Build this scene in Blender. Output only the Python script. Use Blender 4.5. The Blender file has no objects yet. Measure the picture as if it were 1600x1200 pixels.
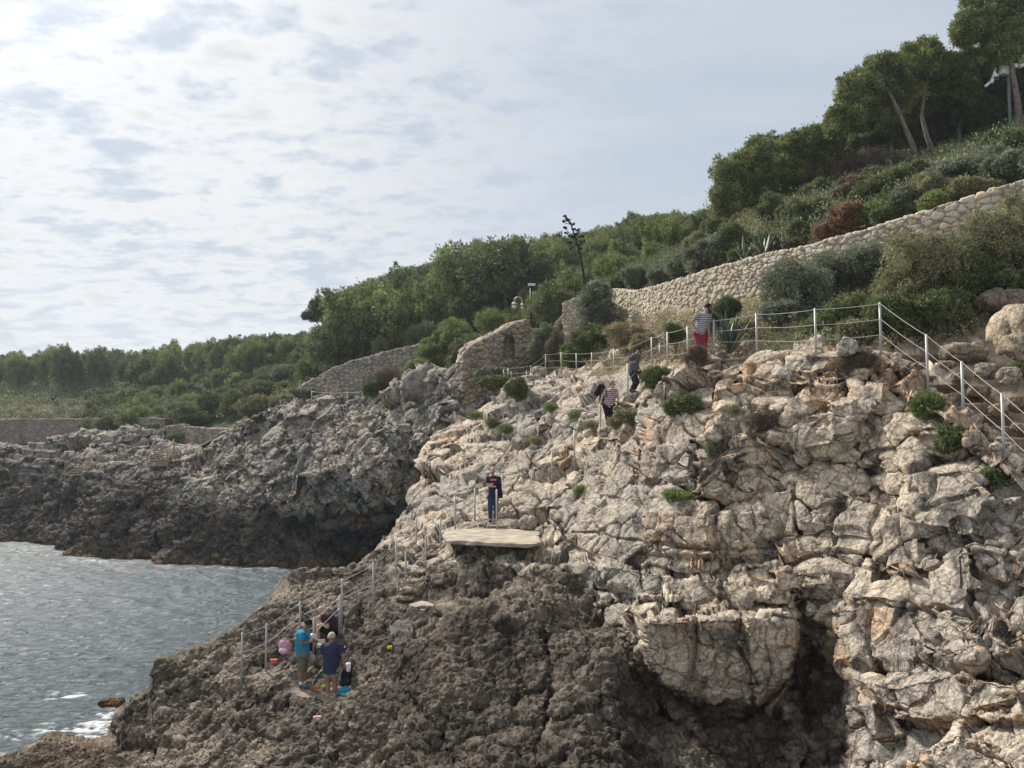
import bpy, bmesh, math, random, numpy as np
from mathutils import Vector, Matrix
from mathutils.bvhtree import BVHTree
random.seed(7); np.random.seed(7)
RNG = np.random.RandomState(11)
sc = bpy.context.scene
# ------------------------------------------------------------------ camera
F = 1256.0; TH = math.radians(4.1); CT, ST = math.cos(TH), math.sin(TH); CH = 8.5
cd = bpy.data.cameras.new('camera'); cam = bpy.data.objects.new('camera', cd); sc.collection.objects.link(cam)
cd.sensor_width = 36; cd.lens = F/1600*36; cd.clip_end = 3000; cd.clip_start = 0.1
cam.location = (0, 0, CH); cam.rotation_euler = (math.pi/2+TH, 0, 0); sc.camera = cam
# ------------------------------------------------------------------ world and sun
SUN_AZ = math.radians(-43); SUN_EL = math.radians(42)     # azimuth from +Y, negative = left
w = bpy.data.worlds.new("World"); sc.world = w; w.use_nodes = True
nt = w.node_tree; nt.nodes.clear()
def N(t, **k):
    n = nt.nodes.new(t)
    for a, b in k.items(): setattr(n, a, b)
    return n
def L(a, b): nt.links.new(a, b)
def mth(op, a, b=None, c=None):
    n = N('ShaderNodeMath', operation=op)
    for i, v in enumerate((a, b, c)):
        if v is None: continue
        if isinstance(v, (int, float)): n.inputs[i].default_value = v
        else: L(v, n.inputs[i])
    return n.outputs[0]
def ramp(fac, stops, interp='LINEAR'):
    n = N('ShaderNodeValToRGB'); n.color_ramp.interpolation = interp
    e = n.color_ramp.elements
    while len(e) < len(stops): e.new(0.5)
    for i, (p, c) in enumerate(stops):
        e[i].position = p; e[i].color = (c, c, c, 1) if isinstance(c, (int, float)) else (*c, 1)
    L(fac, n.inputs[0]); return n.outputs[0]
def mixc(f, a, b, blend='MIX'):
    n = N('ShaderNodeMix', data_type='RGBA', blend_type=blend)
    for s, v in ((n.inputs[0], f), (n.inputs[6], a), (n.inputs[7], b)):
        if isinstance(v, (int, float)): s.default_value = v
        elif isinstance(v, tuple): s.default_value = (*v, 1)
        else: L(v, s)
    return n.outputs[2]
sky = N('ShaderNodeTexSky', sky_type='NISHITA'); sky.sun_disc = False
sky.sun_elevation = SUN_EL; sky.sun_rotation = SUN_AZ; sky.air_density = 1.0; sky.dust_density = 1.5
tc = N('ShaderNodeTexCoord'); sx = N('ShaderNodeSeparateXYZ'); L(tc.outputs['Generated'], sx.inputs[0])
X, Yd, Z = sx.outputs
zz = mth('ADD', mth('MAXIMUM', Z, 0.0), 0.17)
u = mth('DIVIDE', X, zz); v = mth('DIVIDE', Yd, zz)
cv = N('ShaderNodeCombineXYZ'); L(u, cv.inputs[0]); L(mth('MULTIPLY', v, 1.0), cv.inputs[1])
def noise(scale, detail, rough, dist=0.0, off=(0, 0, 0), src=None, sc3=(1, 1, 1)):
    m = N('ShaderNodeMapping'); m.inputs['Location'].default_value = off; m.inputs['Scale'].default_value = sc3
    L(src or cv.outputs[0], m.inputs[0])
    n = N('ShaderNodeTexNoise'); n.inputs['Scale'].default_value = scale; n.inputs['Detail'].default_value = detail
    n.inputs['Roughness'].default_value = rough; n.inputs['Distortion'].default_value = dist
    L(m.outputs[0], n.inputs['Vector']); return n.outputs['Fac']
nbig = noise(0.35, 3, .5, .4, (3.1, 1.7, 0))
nmid = noise(3.0, 4, .55, .4, (0.3, 5.2, 0), sc3=(.8, 1.1, 1))
nsm = noise(10.0, 6, .60, .15, (7.3, 0.4, 0), sc3=(.70, 1.0, 1))
side = mth('ADD', mth('MULTIPLY', X, -2.3), 0.62)            # more broken cloud on the left
side = mth('MINIMUM', mth('MAXIMUM', mth('ADD', side, mth('MULTIPLY', mth('SUBTRACT', nbig, .5), 1.8)), 0.0), 1.0)
puffv = mth('ADD', mth('MULTIPLY', nsm, .66), mth('MULTIPLY', nmid, .34))
puff = ramp(puffv, [(.39, 0), (.57, 1)], 'EASE')
low = ramp(Z, [(.02, .35), (.22, 1.0)])                      # softer towards the horizon
puffw = mth('MULTIPLY', puff, side)
sd = (math.sin(SUN_AZ)*math.cos(SUN_EL), math.cos(SUN_AZ)*math.cos(SUN_EL), math.sin(SUN_EL))
dt = N('ShaderNodeVectorMath', operation='DOT_PRODUCT'); L(tc.outputs['Generated'], dt.inputs[0]); dt.inputs[1].default_value = sd
glow = mth('POWER', mth('MAXIMUM', dt.outputs['Value'], 0.0), 3.0)
gt = mth('POWER', mth('MAXIMUM', dt.outputs['Value'], 0.0), 26.0)
veil = noise(.9, 4, .55, .6, (2, 9, 0), sc3=(.5, 1.2, 1))
veilc = mixc(ramp(veil, [(.38, 0), (.62, 1)]), (4.8, 5.4, 6.25), (6.1, 6.5, 7.0))
holes = mixc(mth('MULTIPLY', side, .8), veilc, (4.3, 4.9, 5.65))
base = mixc(0.92, sky.outputs[0], holes)
shade = ramp(puffv, [(.50, 1.0), (.66, .76)])
cl = mixc(1.0, (8.1, 8.1, 8.1), shade, 'MULTIPLY')
skyc = mixc(mth('MULTIPLY', puffw, .95), base, cl)
hz = ramp(Z, [(0.0, 1.0), (.30, 0.0)])
skyc = mixc(mth('MULTIPLY', hz, .30), skyc, (5.9, 6.15, 6.4))
gl = mth('ADD', mth('ADD', 0.84, mth('MULTIPLY', glow, .12)), mth('MULTIPLY', gt, .9))
vm = N('ShaderNodeVectorMath', operation='SCALE'); L(skyc, vm.inputs[0]); L(gl, vm.inputs['Scale'])
bg = N('ShaderNodeBackground'); bg.inputs[1].default_value = 0.10; L(vm.outputs[0], bg.inputs[0])
wo = N('ShaderNodeOutputWorld'); L(bg.outputs[0], wo.inputs[0])
sl = bpy.data.lights.new('sun', 'SUN'); sl.energy = 4.9; sl.angle = math.radians(7); sl.color = (1, .93, .84)
so = bpy.data.objects.new('sun', sl); sc.collection.objects.link(so)
so.rotation_euler = Vector(sd).to_track_quat('Z', 'Y').to_euler(); so.location = (-20, 0, 40)
sc.view_settings.view_transform = 'Standard'; sc.view_settings.look = 'None'; sc.view_settings.exposure = 0.34
sc.view_settings.gamma = 1.0
sc.cycles.use_denoising = True; sc.cycles.max_bounces = 5; sc.cycles.diffuse_bounces = 3
sc.cycles.glossy_bounces = 2; sc.cycles.transmission_bounces = 2; sc.cycles.transparent_max_bounces = 4
# ------------------------------------------------------------------ basic helpers
def atn(px, py, Y):
    """world points seen at photo pixel (px,py) at forward distance Y"""
    px, py, Y = np.broadcast_arrays(np.asarray(px, float), np.asarray(py, float), np.asarray(Y, float))
    a = (px-800)/F; b = (600-py)/F
    dy = CT-b*ST; dz = ST+b*CT
    return np.stack([a/dy*Y, Y, CH+dz/dy*Y], -1)
def at(px, py, Y): return Vector(atn(px, py, Y).tolist())
def proj(P):
    P = np.asarray(P, float); x, y, z = P[..., 0], P[..., 1], P[..., 2]-CH
    zf = y*CT+z*ST; zu = -y*ST+z*CT
    return 800+F*x/zf, 600-F*zu/zf
def sst(a, b, x):
    t = np.clip((x-a)/(b-a), 0, 1); return t*t*(3-2*t)
def lerp(a, b, t): return a+(b-a)*t
U = np.uint32
def _h(ix, iy, iz, s):
    h = (ix.astype(np.int64) & 0xffffffff).astype(U)*U(374761393) + (iy.astype(np.int64) & 0xffffffff).astype(U)*U(668265263) \
        + (iz.astype(np.int64) & 0xffffffff).astype(U)*U(2147483647) + U((s*144665+12345) & 0xffffffff)
    h ^= h >> U(13); h *= U(1274126177); h ^= h >> U(16); h *= U(2246822519); h ^= h >> U(13)
    return h
def hf(h): return (h & U(0xffffff)).astype(np.float32)/np.float32(16777216)
def vnoise(p, s=0):
    f = np.floor(p); t = (p-f).astype(np.float32); t = t*t*t*(t*(t*6-15)+10); i = f.astype(np.int64)
    o = 0
    for dx in (0, 1):
        wx = t[:, 0] if dx else 1-t[:, 0]
        for dy in (0, 1):
            wy = t[:, 1] if dy else 1-t[:, 1]
            for dz in (0, 1):
                wz = t[:, 2] if dz else 1-t[:, 2]
                o = o+wx*wy*wz*hf(_h(i[:, 0]+dx, i[:, 1]+dy, i[:, 2]+dz, s))
    return o*2-1
def fbm(p, sc_=1.0, octs=4, s=0, g=.5, lac=2.03):
    o = 0; a = 1; q = p*sc_; tot = 0
    for k in range(octs):
        o = o+a*vnoise(q+17.3*k, s+k); tot += a; a *= g; q = q*lac
    return o/tot
def ridged(p, sc_=1.0, octs=4, s=0):
    o = 0; a = 1; q = p*sc_; tot = 0
    for k in range(octs):
        o = o+a*(1-np.abs(vnoise(q+9.1*k, s+k))*2); tot += a; a *= .5; q = q*2.1
    return o/tot
def voro(p, s=0, jit=.9, pw=2):
    """F1, F2, random a, random b, vector to own cell centre"""
    f = np.floor(p).astype(np.int64); n = len(p)
    F1 = np.full(n, 9., np.float32); F2 = F1.copy(); ra = np.zeros(n, np.float32); rb = ra.copy(); vec = np.zeros((n, 3), np.float32)
    for dx in (-1, 0, 1):
        for dy in (-1, 0, 1):
            for dz in (-1, 0, 1):
                cx, cy, cz = f[:, 0]+dx, f[:, 1]+dy, f[:, 2]+dz
                h = _h(cx, cy, cz, s)
                h2 = h*U(2654435761); h2 ^= h2 >> U(15); h3 = h2*U(2246822519); h3 ^= h3 >> U(13)
                d = np.stack([cx+.5+jit*(hf(h)-.5)-p[:, 0], cy+.5+jit*(hf(h2)-.5)-p[:, 1], cz+.5+jit*(hf(h3)-.5)-p[:, 2]], 1).astype(np.float32)
                r = np.sqrt((d*d).sum(1)) if pw == 2 else np.sqrt(np.sqrt(((d*d)**2).sum(1))); m = r < F1
                F2 = np.where(m, F1, np.minimum(F2, r)); F1 = np.where(m, r, F1)
                h4 = h3*U(3266489917); h4 ^= h4 >> U(14)
                ra = np.where(m, hf(h4), ra); rb = np.where(m, hf(h4*U(668265263) >> U(3)), rb)
                vec = np.where(m[:, None], d, vec)
    return F1, F2, ra, rb, vec
class TPS:
    def __init__(s, X, V, lam=0.0, scale=1.0):
        s.X = np.asarray(X, float)/scale; s.sc = scale; n = len(s.X); K = s.k(s.X, s.X)+lam*np.eye(n)
        Pm = np.hstack([np.ones((n, 1)), s.X]); A = np.zeros((n+3, n+3)); A[:n, :n] = K; A[:n, n:] = Pm; A[n:, :n] = Pm.T
        s.w = np.linalg.solve(A, np.concatenate([np.asarray(V, float), np.zeros(3)]))
    def k(s, a, b):
        r2 = ((a[:, None]-b[None])**2).sum(-1); return .5*r2*np.log(r2+1e-12)
    def __call__(s, X):
        X = np.asarray(X, float)/s.sc; o = np.empty(len(X))
        for i in range(0, len(X), 20000):
            x = X[i:i+20000]; o[i:i+20000] = s.k(x, s.X)@s.w[:-3]+s.w[-3]+x@s.w[-2:]
        return o
def segdist(px, py, pts):
    d = np.full(px.shape, 1e9)
    for (x0, y0), (x1, y1) in zip(pts[:-1], pts[1:]):
        vx, vy = x1-x0, y1-y0; t = np.clip(((px-x0)*vx+(py-y0)*vy)/(vx*vx+vy*vy), 0, 1)
        d = np.minimum(d, np.hypot(px-x0-t*vx, py-y0-t*vy))
    return d
def polysd(px, py, poly):
    """signed distance, positive inside"""
    d = segdist(px, py, list(poly)+[poly[0]]); ins = np.zeros(px.shape, bool); n = len(poly)
    for i in range(n):
        (x0, y0), (x1, y1) = poly[i], poly[(i+1) % n]
        if y0 == y1: continue
        c = ((y0 > py) != (y1 > py)) & (px < (x1-x0)*(py-y0)/(y1-y0)+x0); ins ^= c
    return np.where(ins, d, -d)
# --- linking
def setp(o, label=None, cat=None, group=None, kind=None):
    if label: o['label'] = label
    if cat: o['category'] = cat
    if group: o['group'] = group
    if kind: o['kind'] = kind
    return o
def link(name, me, mat=None, parent=None, loc=None):
    o = bpy.data.objects.new(name, me); sc.collection.objects.link(o)
    if mat is not None and me is not None and not me.materials: me.materials.append(mat)
    if parent is not None: o.parent = parent
    if loc is not None: o.location = loc
    return o
def empty(name, loc, label, cat, group=None, rz=0):
    o = link(name, None, loc=loc); o.rotation_euler.z = rz; o.empty_display_size = .2
    return setp(o, label, cat, group)
def npmesh(name, V, Fc, smooth=True, cols=None, fl=None):
    """V (n,3), Fc (m,k) ; cols dict name->(n,3) ; fl dict name->(n,)"""
    V = np.ascontiguousarray(V, np.float32); Fc = np.ascontiguousarray(Fc, np.int32)
    me = bpy.data.meshes.new(name); k = Fc.shape[1]
    me.vertices.add(len(V)); me.vertices.foreach_set('co', V.ravel())
    me.loops.add(Fc.size); me.loops.foreach_set('vertex_index', Fc.ravel())
    me.polygons.add(len(Fc)); me.polygons.foreach_set('loop_start', np.arange(0, Fc.size, k, dtype=np.int32))
    me.polygons.foreach_set('loop_total', np.full(len(Fc), k, np.int32))
    me.polygons.foreach_set('use_smooth', np.full(len(Fc), smooth))
    for nm, c in (cols or {}).items():
        a = me.color_attributes.new(nm, 'FLOAT_COLOR', 'POINT')
        a.data.foreach_set('color', np.hstack([c, np.ones((len(c), 1))]).astype(np.float32).ravel())
    for nm, c in (fl or {}).items():
        a = me.attributes.new(nm, 'FLOAT', 'POINT'); a.data.foreach_set('value', np.asarray(c, np.float32))
    me.update(calc_edges=True); me.validate(); return me
def gridfaces(nr, nc):
    i = np.arange(nr-1)[:, None]*nc+np.arange(nc-1)[None]; i = i.ravel()
    return np.stack([i, i+1, i+nc+1, i+nc], 1)
# --- materials
def newmat(name, rough=.8, spec=.3):
    m = bpy.data.materials.new(name); m.use_nodes = True; n = m.node_tree
    b = n.nodes['Principled BSDF']; b.inputs['Roughness'].default_value = rough; b.inputs['Specular IOR Level'].default_value = spec
    return m, n, b
def nd(n, t, **k):
    x = n.nodes.new(t)
    for a, b in k.items(): setattr(x, a, b)
    return x
def objmat(name, col, rough=.7, spec=.3, var=.15, scale=8.0, metal=0.0, bump=0.0, col2=None):
    """plain procedural material: colour broken up by noise"""
    m, n, b = newmat(name, rough, spec); b.inputs['Metallic'].default_value = metal
    t = nd(n, 'ShaderNodeTexCoord'); q = nd(n, 'ShaderNodeTexNoise'); q.inputs['Scale'].default_value = scale; q.inputs['Detail'].default_value = 4
    n.links.new(t.outputs['Object'], q.inputs['Vector'])
    r = nd(n, 'ShaderNodeValToRGB'); e = r.color_ramp.elements; e[0].position = .3; e[1].position = .7
    c2 = col2 or tuple(c*(1-var) for c in col); e[0].color = (*c2, 1); e[1].color = (*[min(1, c*(1+var*.5)) for c in col], 1)
    n.links.new(q.outputs['Fac'], r.inputs[0]); n.links.new(r.outputs[0], b.inputs['Base Color'])
    if bump:
        bm_ = nd(n, 'ShaderNodeBump'); bm_.inputs['Strength'].default_value = bump; bm_.inputs['Distance'].default_value = .02
        n.links.new(q.outputs['Fac'], bm_.inputs['Height']); n.links.new(bm_.outputs[0], b.inputs['Normal'])
    return m
def attrmat(name, rough=.9, spec=.2, nscale=14., nvar=.35, bump=.5, bdist=.03, attr='Col', transl=0.0):
    m, n, b = newmat(name, rough, spec)
    a = nd(n, 'ShaderNodeAttribute', attribute_name=attr); t = nd(n, 'ShaderNodeTexCoord')
    q = nd(n, 'ShaderNodeTexNoise'); q.inputs['Scale'].default_value = nscale; q.inputs['Detail'].default_value = 6; q.inputs['Roughness'].default_value = .65
    n.links.new(t.outputs['Object'], q.inputs['Vector'])
    mr = nd(n, 'ShaderNodeMapRange'); mr.inputs['From Min'].default_value = .3; mr.inputs['From Max'].default_value = .7
    mr.inputs['To Min'].default_value = 1-nvar; mr.inputs['To Max'].default_value = 1+nvar*.6
    n.links.new(q.outputs['Fac'], mr.inputs[0])
    mx = nd(n, 'ShaderNodeVectorMath', operation='SCALE'); n.links.new(a.outputs['Color'], mx.inputs[0]); n.links.new(mr.outputs[0], mx.inputs['Scale'])
    n.links.new(mx.outputs[0], b.inputs['Base Color'])
    if bump:
        bm_ = nd(n, 'ShaderNodeBump'); bm_.inputs['Strength'].default_value = bump; bm_.inputs['Distance'].default_value = bdist
        n.links.new(q.outputs['Fac'], bm_.inputs['Height']); n.links.new(bm_.outputs[0], b.inputs['Normal'])
    if transl:
        tr = nd(n, 'ShaderNodeBsdfTranslucent'); n.links.new(mx.outputs[0], tr.inputs['Color'])
        ms = nd(n, 'ShaderNodeMixShader'); ms.inputs[0].default_value = transl
        n.links.new(b.outputs[0], ms.inputs[1]); n.links.new(tr.outputs[0], ms.inputs[2])
        n.links.new(ms.outputs[0], n.nodes['Material Output'].inputs[0])
    return m
def rockmat(name, k, bd):
    m, n, b = newmat(name, .93, .12); lk = n.links.new
    def noi(s, d=6, r=.65):
        q = nd(n, 'ShaderNodeTexNoise'); q.inputs['Scale'].default_value = s; q.inputs['Detail'].default_value = d; q.inputs['Roughness'].default_value = r; lk(t.outputs['Object'], q.inputs['Vector']); return q
    def mr(src, a0, a1, b0, b1):
        q = nd(n, 'ShaderNodeMapRange'); q.clamp = True
        for i, v in zip((1, 2, 3, 4), (a0, a1, b0, b1)): q.inputs[i].default_value = v
        lk(src, q.inputs[0]); return q.outputs[0]
    def mul(x, y):
        q = nd(n, 'ShaderNodeMath', operation='MULTIPLY')
        for i, v in enumerate((x, y)):
            if isinstance(v, float): q.inputs[i].default_value = v
            else: lk(v, q.inputs[i])
        return q.outputs[0]
    a = nd(n, 'ShaderNodeAttribute', attribute_name='Col'); t = nd(n, 'ShaderNodeTexCoord')
    n1 = noi(16*k); n2 = noi(3.2*k, 5, .7); n3 = noi(45*k, 3, .6)
    wv = nd(n, 'ShaderNodeVectorMath', operation='MULTIPLY_ADD'); lk(n2.outputs['Color'], wv.inputs[0]); wv.inputs[1].default_value = (.35/k,)*3; lk(t.outputs['Object'], wv.inputs[2])
    def crack(s, wd):
        v = nd(n, 'ShaderNodeTexVoronoi', feature='DISTANCE_TO_EDGE'); v.inputs['Scale'].default_value = s; lk(wv.outputs[0], v.inputs['Vector']); return mr(v.outputs['Distance'], 0.0, wd, 0.0, 1.0)
    c1 = crack(1.9*k, .045); c2 = crack(5.2*k, .075)
    gate = mr(n2.outputs['Fac'], .45, .60, 0.0, 1.0)           # fine fissures only in places
    c2g = nd(n, 'ShaderNodeMath', operation='MAXIMUM'); lk(c2, c2g.inputs[0]); lk(gate, c2g.inputs[1])
    f = mul(mr(n1.outputs['Fac'], .32, .68, .58, 1.26), mr(n3.outputs['Fac'], .35, .65, .80, 1.16))
    f = mul(f, mr(c1, 0, 1, .66, 1.0)); f = mul(f, mr(c2g.outputs[0], 0, 1, .76, 1.0)); f = mul(f, mr(n2.outputs['Fac'], .3, .7, .80, 1.14))
    mx = nd(n, 'ShaderNodeVectorMath', operation='SCALE'); lk(a.outputs['Color'], mx.inputs[0]); lk(f, mx.inputs['Scale']); lk(mx.outputs[0], b.inputs['Base Color'])
    h = nd(n, 'ShaderNodeMath', operation='ADD'); lk(mul(c1, .8), h.inputs[0]); lk(mul(c2g.outputs[0], .4), h.inputs[1])
    h2 = nd(n, 'ShaderNodeMath', operation='ADD'); lk(h.outputs[0], h2.inputs[0]); lk(mul(n1.outputs['Fac'], 1.3), h2.inputs[1])
    bm_ = nd(n, 'ShaderNodeBump'); bm_.inputs['Strength'].default_value = 1.0; bm_.inputs['Distance'].default_value = bd; lk(h2.outputs[0], bm_.inputs['Height']); lk(bm_.outputs[0], b.inputs['Normal'])
    return m
M_ROCK = rockmat('limestone', 1.0, .035)
M_ROCKF = rockmat('limestone_distant', .42, .09)
M_LEAF = attrmat('foliage', .65, .25, 3, .25, 0, transl=.25)
M_WALL = attrmat('dry_stone', .95, .15, 22, .3, .5, .015)
M_BARK = objmat('bark', (.20, .17, .14), .9, .2, .5, 6, bump=.6)
M_SOIL = attrmat('scrub_soil', .95, .1, 3, .5, .6, .1)
# ------------------------------------------------------------------ rock masses
def blocks(P, size, s, warp=.35, an=(1, 1, 1.35), tilt=.35, crack=.10, cw=.10, off=.3, pw=4, nrm=None, plan=0.0, cl_=.28):
    """fractured limestone blocks: offset and tilted cells with cracks between. heights in units of size"""
    q = P/size*np.array(an)
    wv = np.stack([fbm(q, .8, 3, s+40), fbm(q+5.2, .8, 3, s+41), fbm(q+9.7, .8, 3, s+42)], 1)*warp
    F1, F2, ra, rb, vec = voro(q+wv, s, .95, pw)
    e = F2-F1
    g = np.stack([ra-.5, rb-.5, (ra*7.13 % 1)-.5], 1)*2
    d = (ra-.5)*off+(vec*g).sum(1)*tilt - crack*(1-sst(0, cw, e)) - .08*crack*(1-sst(0, cw*3, e))
    d = d+.03*np.clip(e*2, 0, 1)
    if nrm is not None:                        # break each block face flat: project the cell onto its own mean plane
        key = (ra*16777216).astype(np.int64)*16777216+(rb*16777216).astype(np.int64); u_, inv = np.unique(key, return_inverse=True); inv = inv.ravel(); ct = np.bincount(inv).astype(float)
        Pm = np.stack([np.bincount(inv, P[:, k]) for k in range(3)], 1)/ct[:, None]; nm = np.stack([np.bincount(inv, nrm[:, k]) for k in range(3)], 1); nm /= np.linalg.norm(nm, axis=1)[:, None]+1e-9
        fd = ((Pm[inv]-P)*nm[inv]).sum(1)/np.clip((nm[inv]*nrm).sum(1), .5, 1); d = d+plan*(cl_*np.tanh(fd/size/cl_))
    return d*size, ra, e
NEAR = """40:1190,21.5 1250,18.5|130:1166,21.8 1250,18.2|200:1128,22.4 1165,21.2 1250,17.8|245:1030,23.2 1080,22.6 1130,21.6 1190,19.8 1250,17.6
300:1030,23.6 1070,22.4 1130,20.8 1250,17|340:1003,24 1060,21.9 1130,20.3 1250,16.8|380:972,24.4 1010,23 1049,21.3 1080,20.4 1130,19.2 1190,18 1250,16.9
440:936,25.3 985,23.4 1030,22 1062,21 1085,20.2 1110,19.4 1190,17.4 1250,16.2|500:895,26.8 940,24.6 985,23 1030,22 1078,20.4 1103,19.5 1150,18 1250,15.6
560:882,28 930,25.2 965,23.4 1010,21.6 1050,20.4 1085,19.8 1110,18.8 1250,15.2|590:855,29 905,25.5 945,22.8 1000,20.4 1060,19 1150,16.8 1250,15
620:822,31 860,28.5 905,25 940,22.9 985,21.2 1010,20 1060,18.6 1150,16.6 1250,14.8|660:745,34.5 800,30.5 850,27 890,25 925,23.4 948,22.4 1000,20 1100,17.3 1250,14.5
700:650,39 700,36 770,31.6 820,27.2 850,24.6 885,23.8 930,22.4 950,21.2 1000,19.2 1100,16.9 1250,14.2|730:644,40 670,37
770:620,39.5 640,37.5 700,33.5 770,29.2 812,27.3 828,26.9 850,24 885,23.2 935,20.8 1000,18.7 1100,16.7 1250,14|830:588,39 640,35.5 700,32 760,29 822,26.9 850,24 872,22 920,20 1000,18.2 1100,16.3 1250,13.9
900:586,37 640,32.5 700,29 760,26.7 830,24.3 880,22.6 930,20.6 1000,18.3 1100,16.2 1250,13.8|960:586,33 612,30 660,28 700,26.3 760,24.5 830,22.6 880,21.5 940,20 1000,18.2 1100,16 1250,13.6
1000:580,29 613,27 640,25.7 700,24 780,22.4 860,21 935,19.8 960,18.4 1080,16.9 1160,15.6 1250,13.3|1080:566,23 600,22.2 660,21.4 740,20.5 830,19.6 900,19.1 945,18.4 965,17.6 1080,17.0 1160,16.2 1250,14.2
1180:549,21.6 600,20.9 680,20.1 760,19.4 850,18.7 930,18.2 965,17.4 1080,17.0 1160,16.7 1250,15.2|1260:549,19.9 600,19.4 700,18.6 800,17.9 880,17.4 980,17.2 1080,16.6 1200,15.2 1250,14.6
1376:545,18.9 600,18.2 700,17.4 800,16.6 900,15.9 1000,15.1 1100,14.3 1250,13|1450:602,16.9 650,16.6 720,16.1 800,15.4 900,14.7 1000,13.9 1100,13.1 1250,12
1504:640,16.1 700,15.5 800,14.5 900,13.8 1000,13 1100,12.3 1250,11.2|1568:700,15 760,14.5 800,14 900,13.3 1000,12.4 1100,11.7 1250,10.6|1640:765,14 850,13.4 1000,12 1250,10
1740:850,13 1000,11.6 1250,9.6"""
FAR = """-120:690,80 760,76 845,70 880,66|0:692,80 730,77 770,74 810,71 850,68 880,66|70:690,79 730,76 770,73 810,70 850,67.5 880,66|108:688,78 730,75 790,71 830,66 865,62 890,60
140:685,77 730,72 770,64.5 820,61.5 868,60 900,58.5|200:678,75 710,72 740,66 780,62.5 840,60 878,58 905,56.5|255:690,74 720,69 760,63 820,59.5 884,57 910,55|330:672,70 710,66 760,61 820,58 890,55.8 910,54.5
400:655,64 700,61.5 760,58.5 800,57 840,56.5 892,55 910,54|450:630,62 680,59 740,56.5 790,55.5 812,57 860,57 895,55 912,54|520:622,59 680,55.5 740,53.5 785,53.2 812,56 860,57.5 893,56 912,55
580:612,55.5 660,52.8 720,51 770,51 790,54 840,58 880,58.5 910,57|630:606,51.5 660,49 710,48 750,48.5 790,52 840,57 900,57|680:582,47.5 620,46.8 680,45.8 720,46 770,49.5 840,54|724:640,45 660,44.8 690,44.8 740,48 800,52|790:655,44.5 680,44.5 720,48"""
def parse(t):
    o = []
    for seg in t.replace('\n', '|').split('|'):
        a, b = seg.split(':'); o.append((float(a), [tuple(map(float, q.split(','))) for q in b.split()]))
    return o
def sheet(spec, x0, x1, nc, nr, bottom, crestfix=None, nback=26, back=None, ymul=1.0):
    S = parse(spec); X = []; V = []; cx = []; cy = []
    for px, pts in S:
        cx.append(px); cy.append(pts[0][0])
        for py, Y in pts: X.append((px, py)); V.append(math.log(Y))
    f = TPS(X, V, lam=2e-4, scale=200.)
    if crestfix: cx, cy = zip(*crestfix)
    px = np.linspace(x0, x1, nc); cr = np.interp(px, cx, cy)+2.5*fbm(np.stack([px/22., 0*px, 0*px], 1), 1, 3, 9)
    s = np.linspace(0, 1, nr)[:, None]; py = cr[None]+(bottom-cr[None])*s; PX = np.broadcast_to(px[None], py.shape)
    Y = np.exp(f(np.stack([PX.ravel(), py.ravel()], 1))).reshape(py.shape)
    P = atn(PX, py, Y)
    c = P[0]; bk = []; e = np.linspace(1, 0, nback+1)[:-1]
    for t in e:
        dY, dz = back(px, t, c[:, 2]); q = c.copy(); q[:, 1] += dY; q[:, 0] += dY*(px-800)/F; q[:, 2] += dz; bk.append(q)
    G = np.concatenate([np.stack(bk), P]); 
    PXX = np.concatenate([np.repeat(px[None], nback, 0), PX]); PYY = np.concatenate([np.repeat(cr[None], nback, 0), py])
    return G, PXX, PYY, f
def gnorm(G):
    du = np.gradient(G, axis=1); dv = np.gradient(G, axis=0); n = np.cross(dv, du)
    n /= np.linalg.norm(n, axis=-1, keepdims=True)+1e-9
    return n
def smooth2(A, k):
    for _ in range(k):
        A = A.copy(); A[1:-1, 1:-1] = (A[1:-1, 1:-1]*2+A[2:, 1:-1]+A[:-2, 1:-1]+A[1:-1, 2:]+A[1:-1, :-2])/6
    return A
def rockcolor(P, n, ra, e, dark, orange, fine):
    cream = np.array([.60, .51, .395]); grey = np.array([.45, .405, .345]); org = np.array([.60, .365, .20]); blk = np.array([.10, .093, .085])
    drk = np.array([.098, .083, .068]); drk2 = np.array([.225, .188, .148])
    t = sst(-.35, .45, fbm(P, .35, 4, 70)+.6*(ra-.5))[:, None]
    c = lerp(grey, cream, t)
    c = c*(1+.22*(ra-.5))[:, None]
    mo = sst(.12, .4, fbm(P*np.array([1, 1, 1.6]), .38, 4, 77)+orange-.35*n[:, 2])[:, None]*.8
    c = lerp(c, org*(1+.5*fbm(P, 2.2, 3, 79))[:, None], mo*.8)
    st = fbm(P*np.array([2.3, 2.3, .55]), 1.1, 4, 83); lic = fbm(P, 2.6, 4, 85)
    mb = (sst(.05, .28, st+.25*fbm(P, .3, 2, 87))*.75*sst(-.15, .15, lic))[:, None]
    c = lerp(c, blk*1.5, mb)
    dd = lerp(drk, drk2, sst(-.3, .35, fbm(P, .9, 4, 90)+.35*fbm(P, 4.5, 3, 91))[:, None])
    pale = sst(.2, .45, fbm(P, 5., 3, 93))[:, None]; dd = lerp(dd, np.array([.36, .32, .27]), pale*.35)
    c = lerp(c, dd, dark[:, None])
    return np.clip(c*(1+.18*fine[:, None]), .02, .8)
def near_back(px, t, z):
    a = sst(700, 860, px)              # left part drops to the sea behind the ridge, right part is the path
    dY = lerp(4.5*t, 4.0*t, a); dz = lerp(-(z+1.5)*np.clip(t, 0, 1)**1.5, -.05-3.0*sst(.55, 1, t), a)
    return dY, dz
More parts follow.
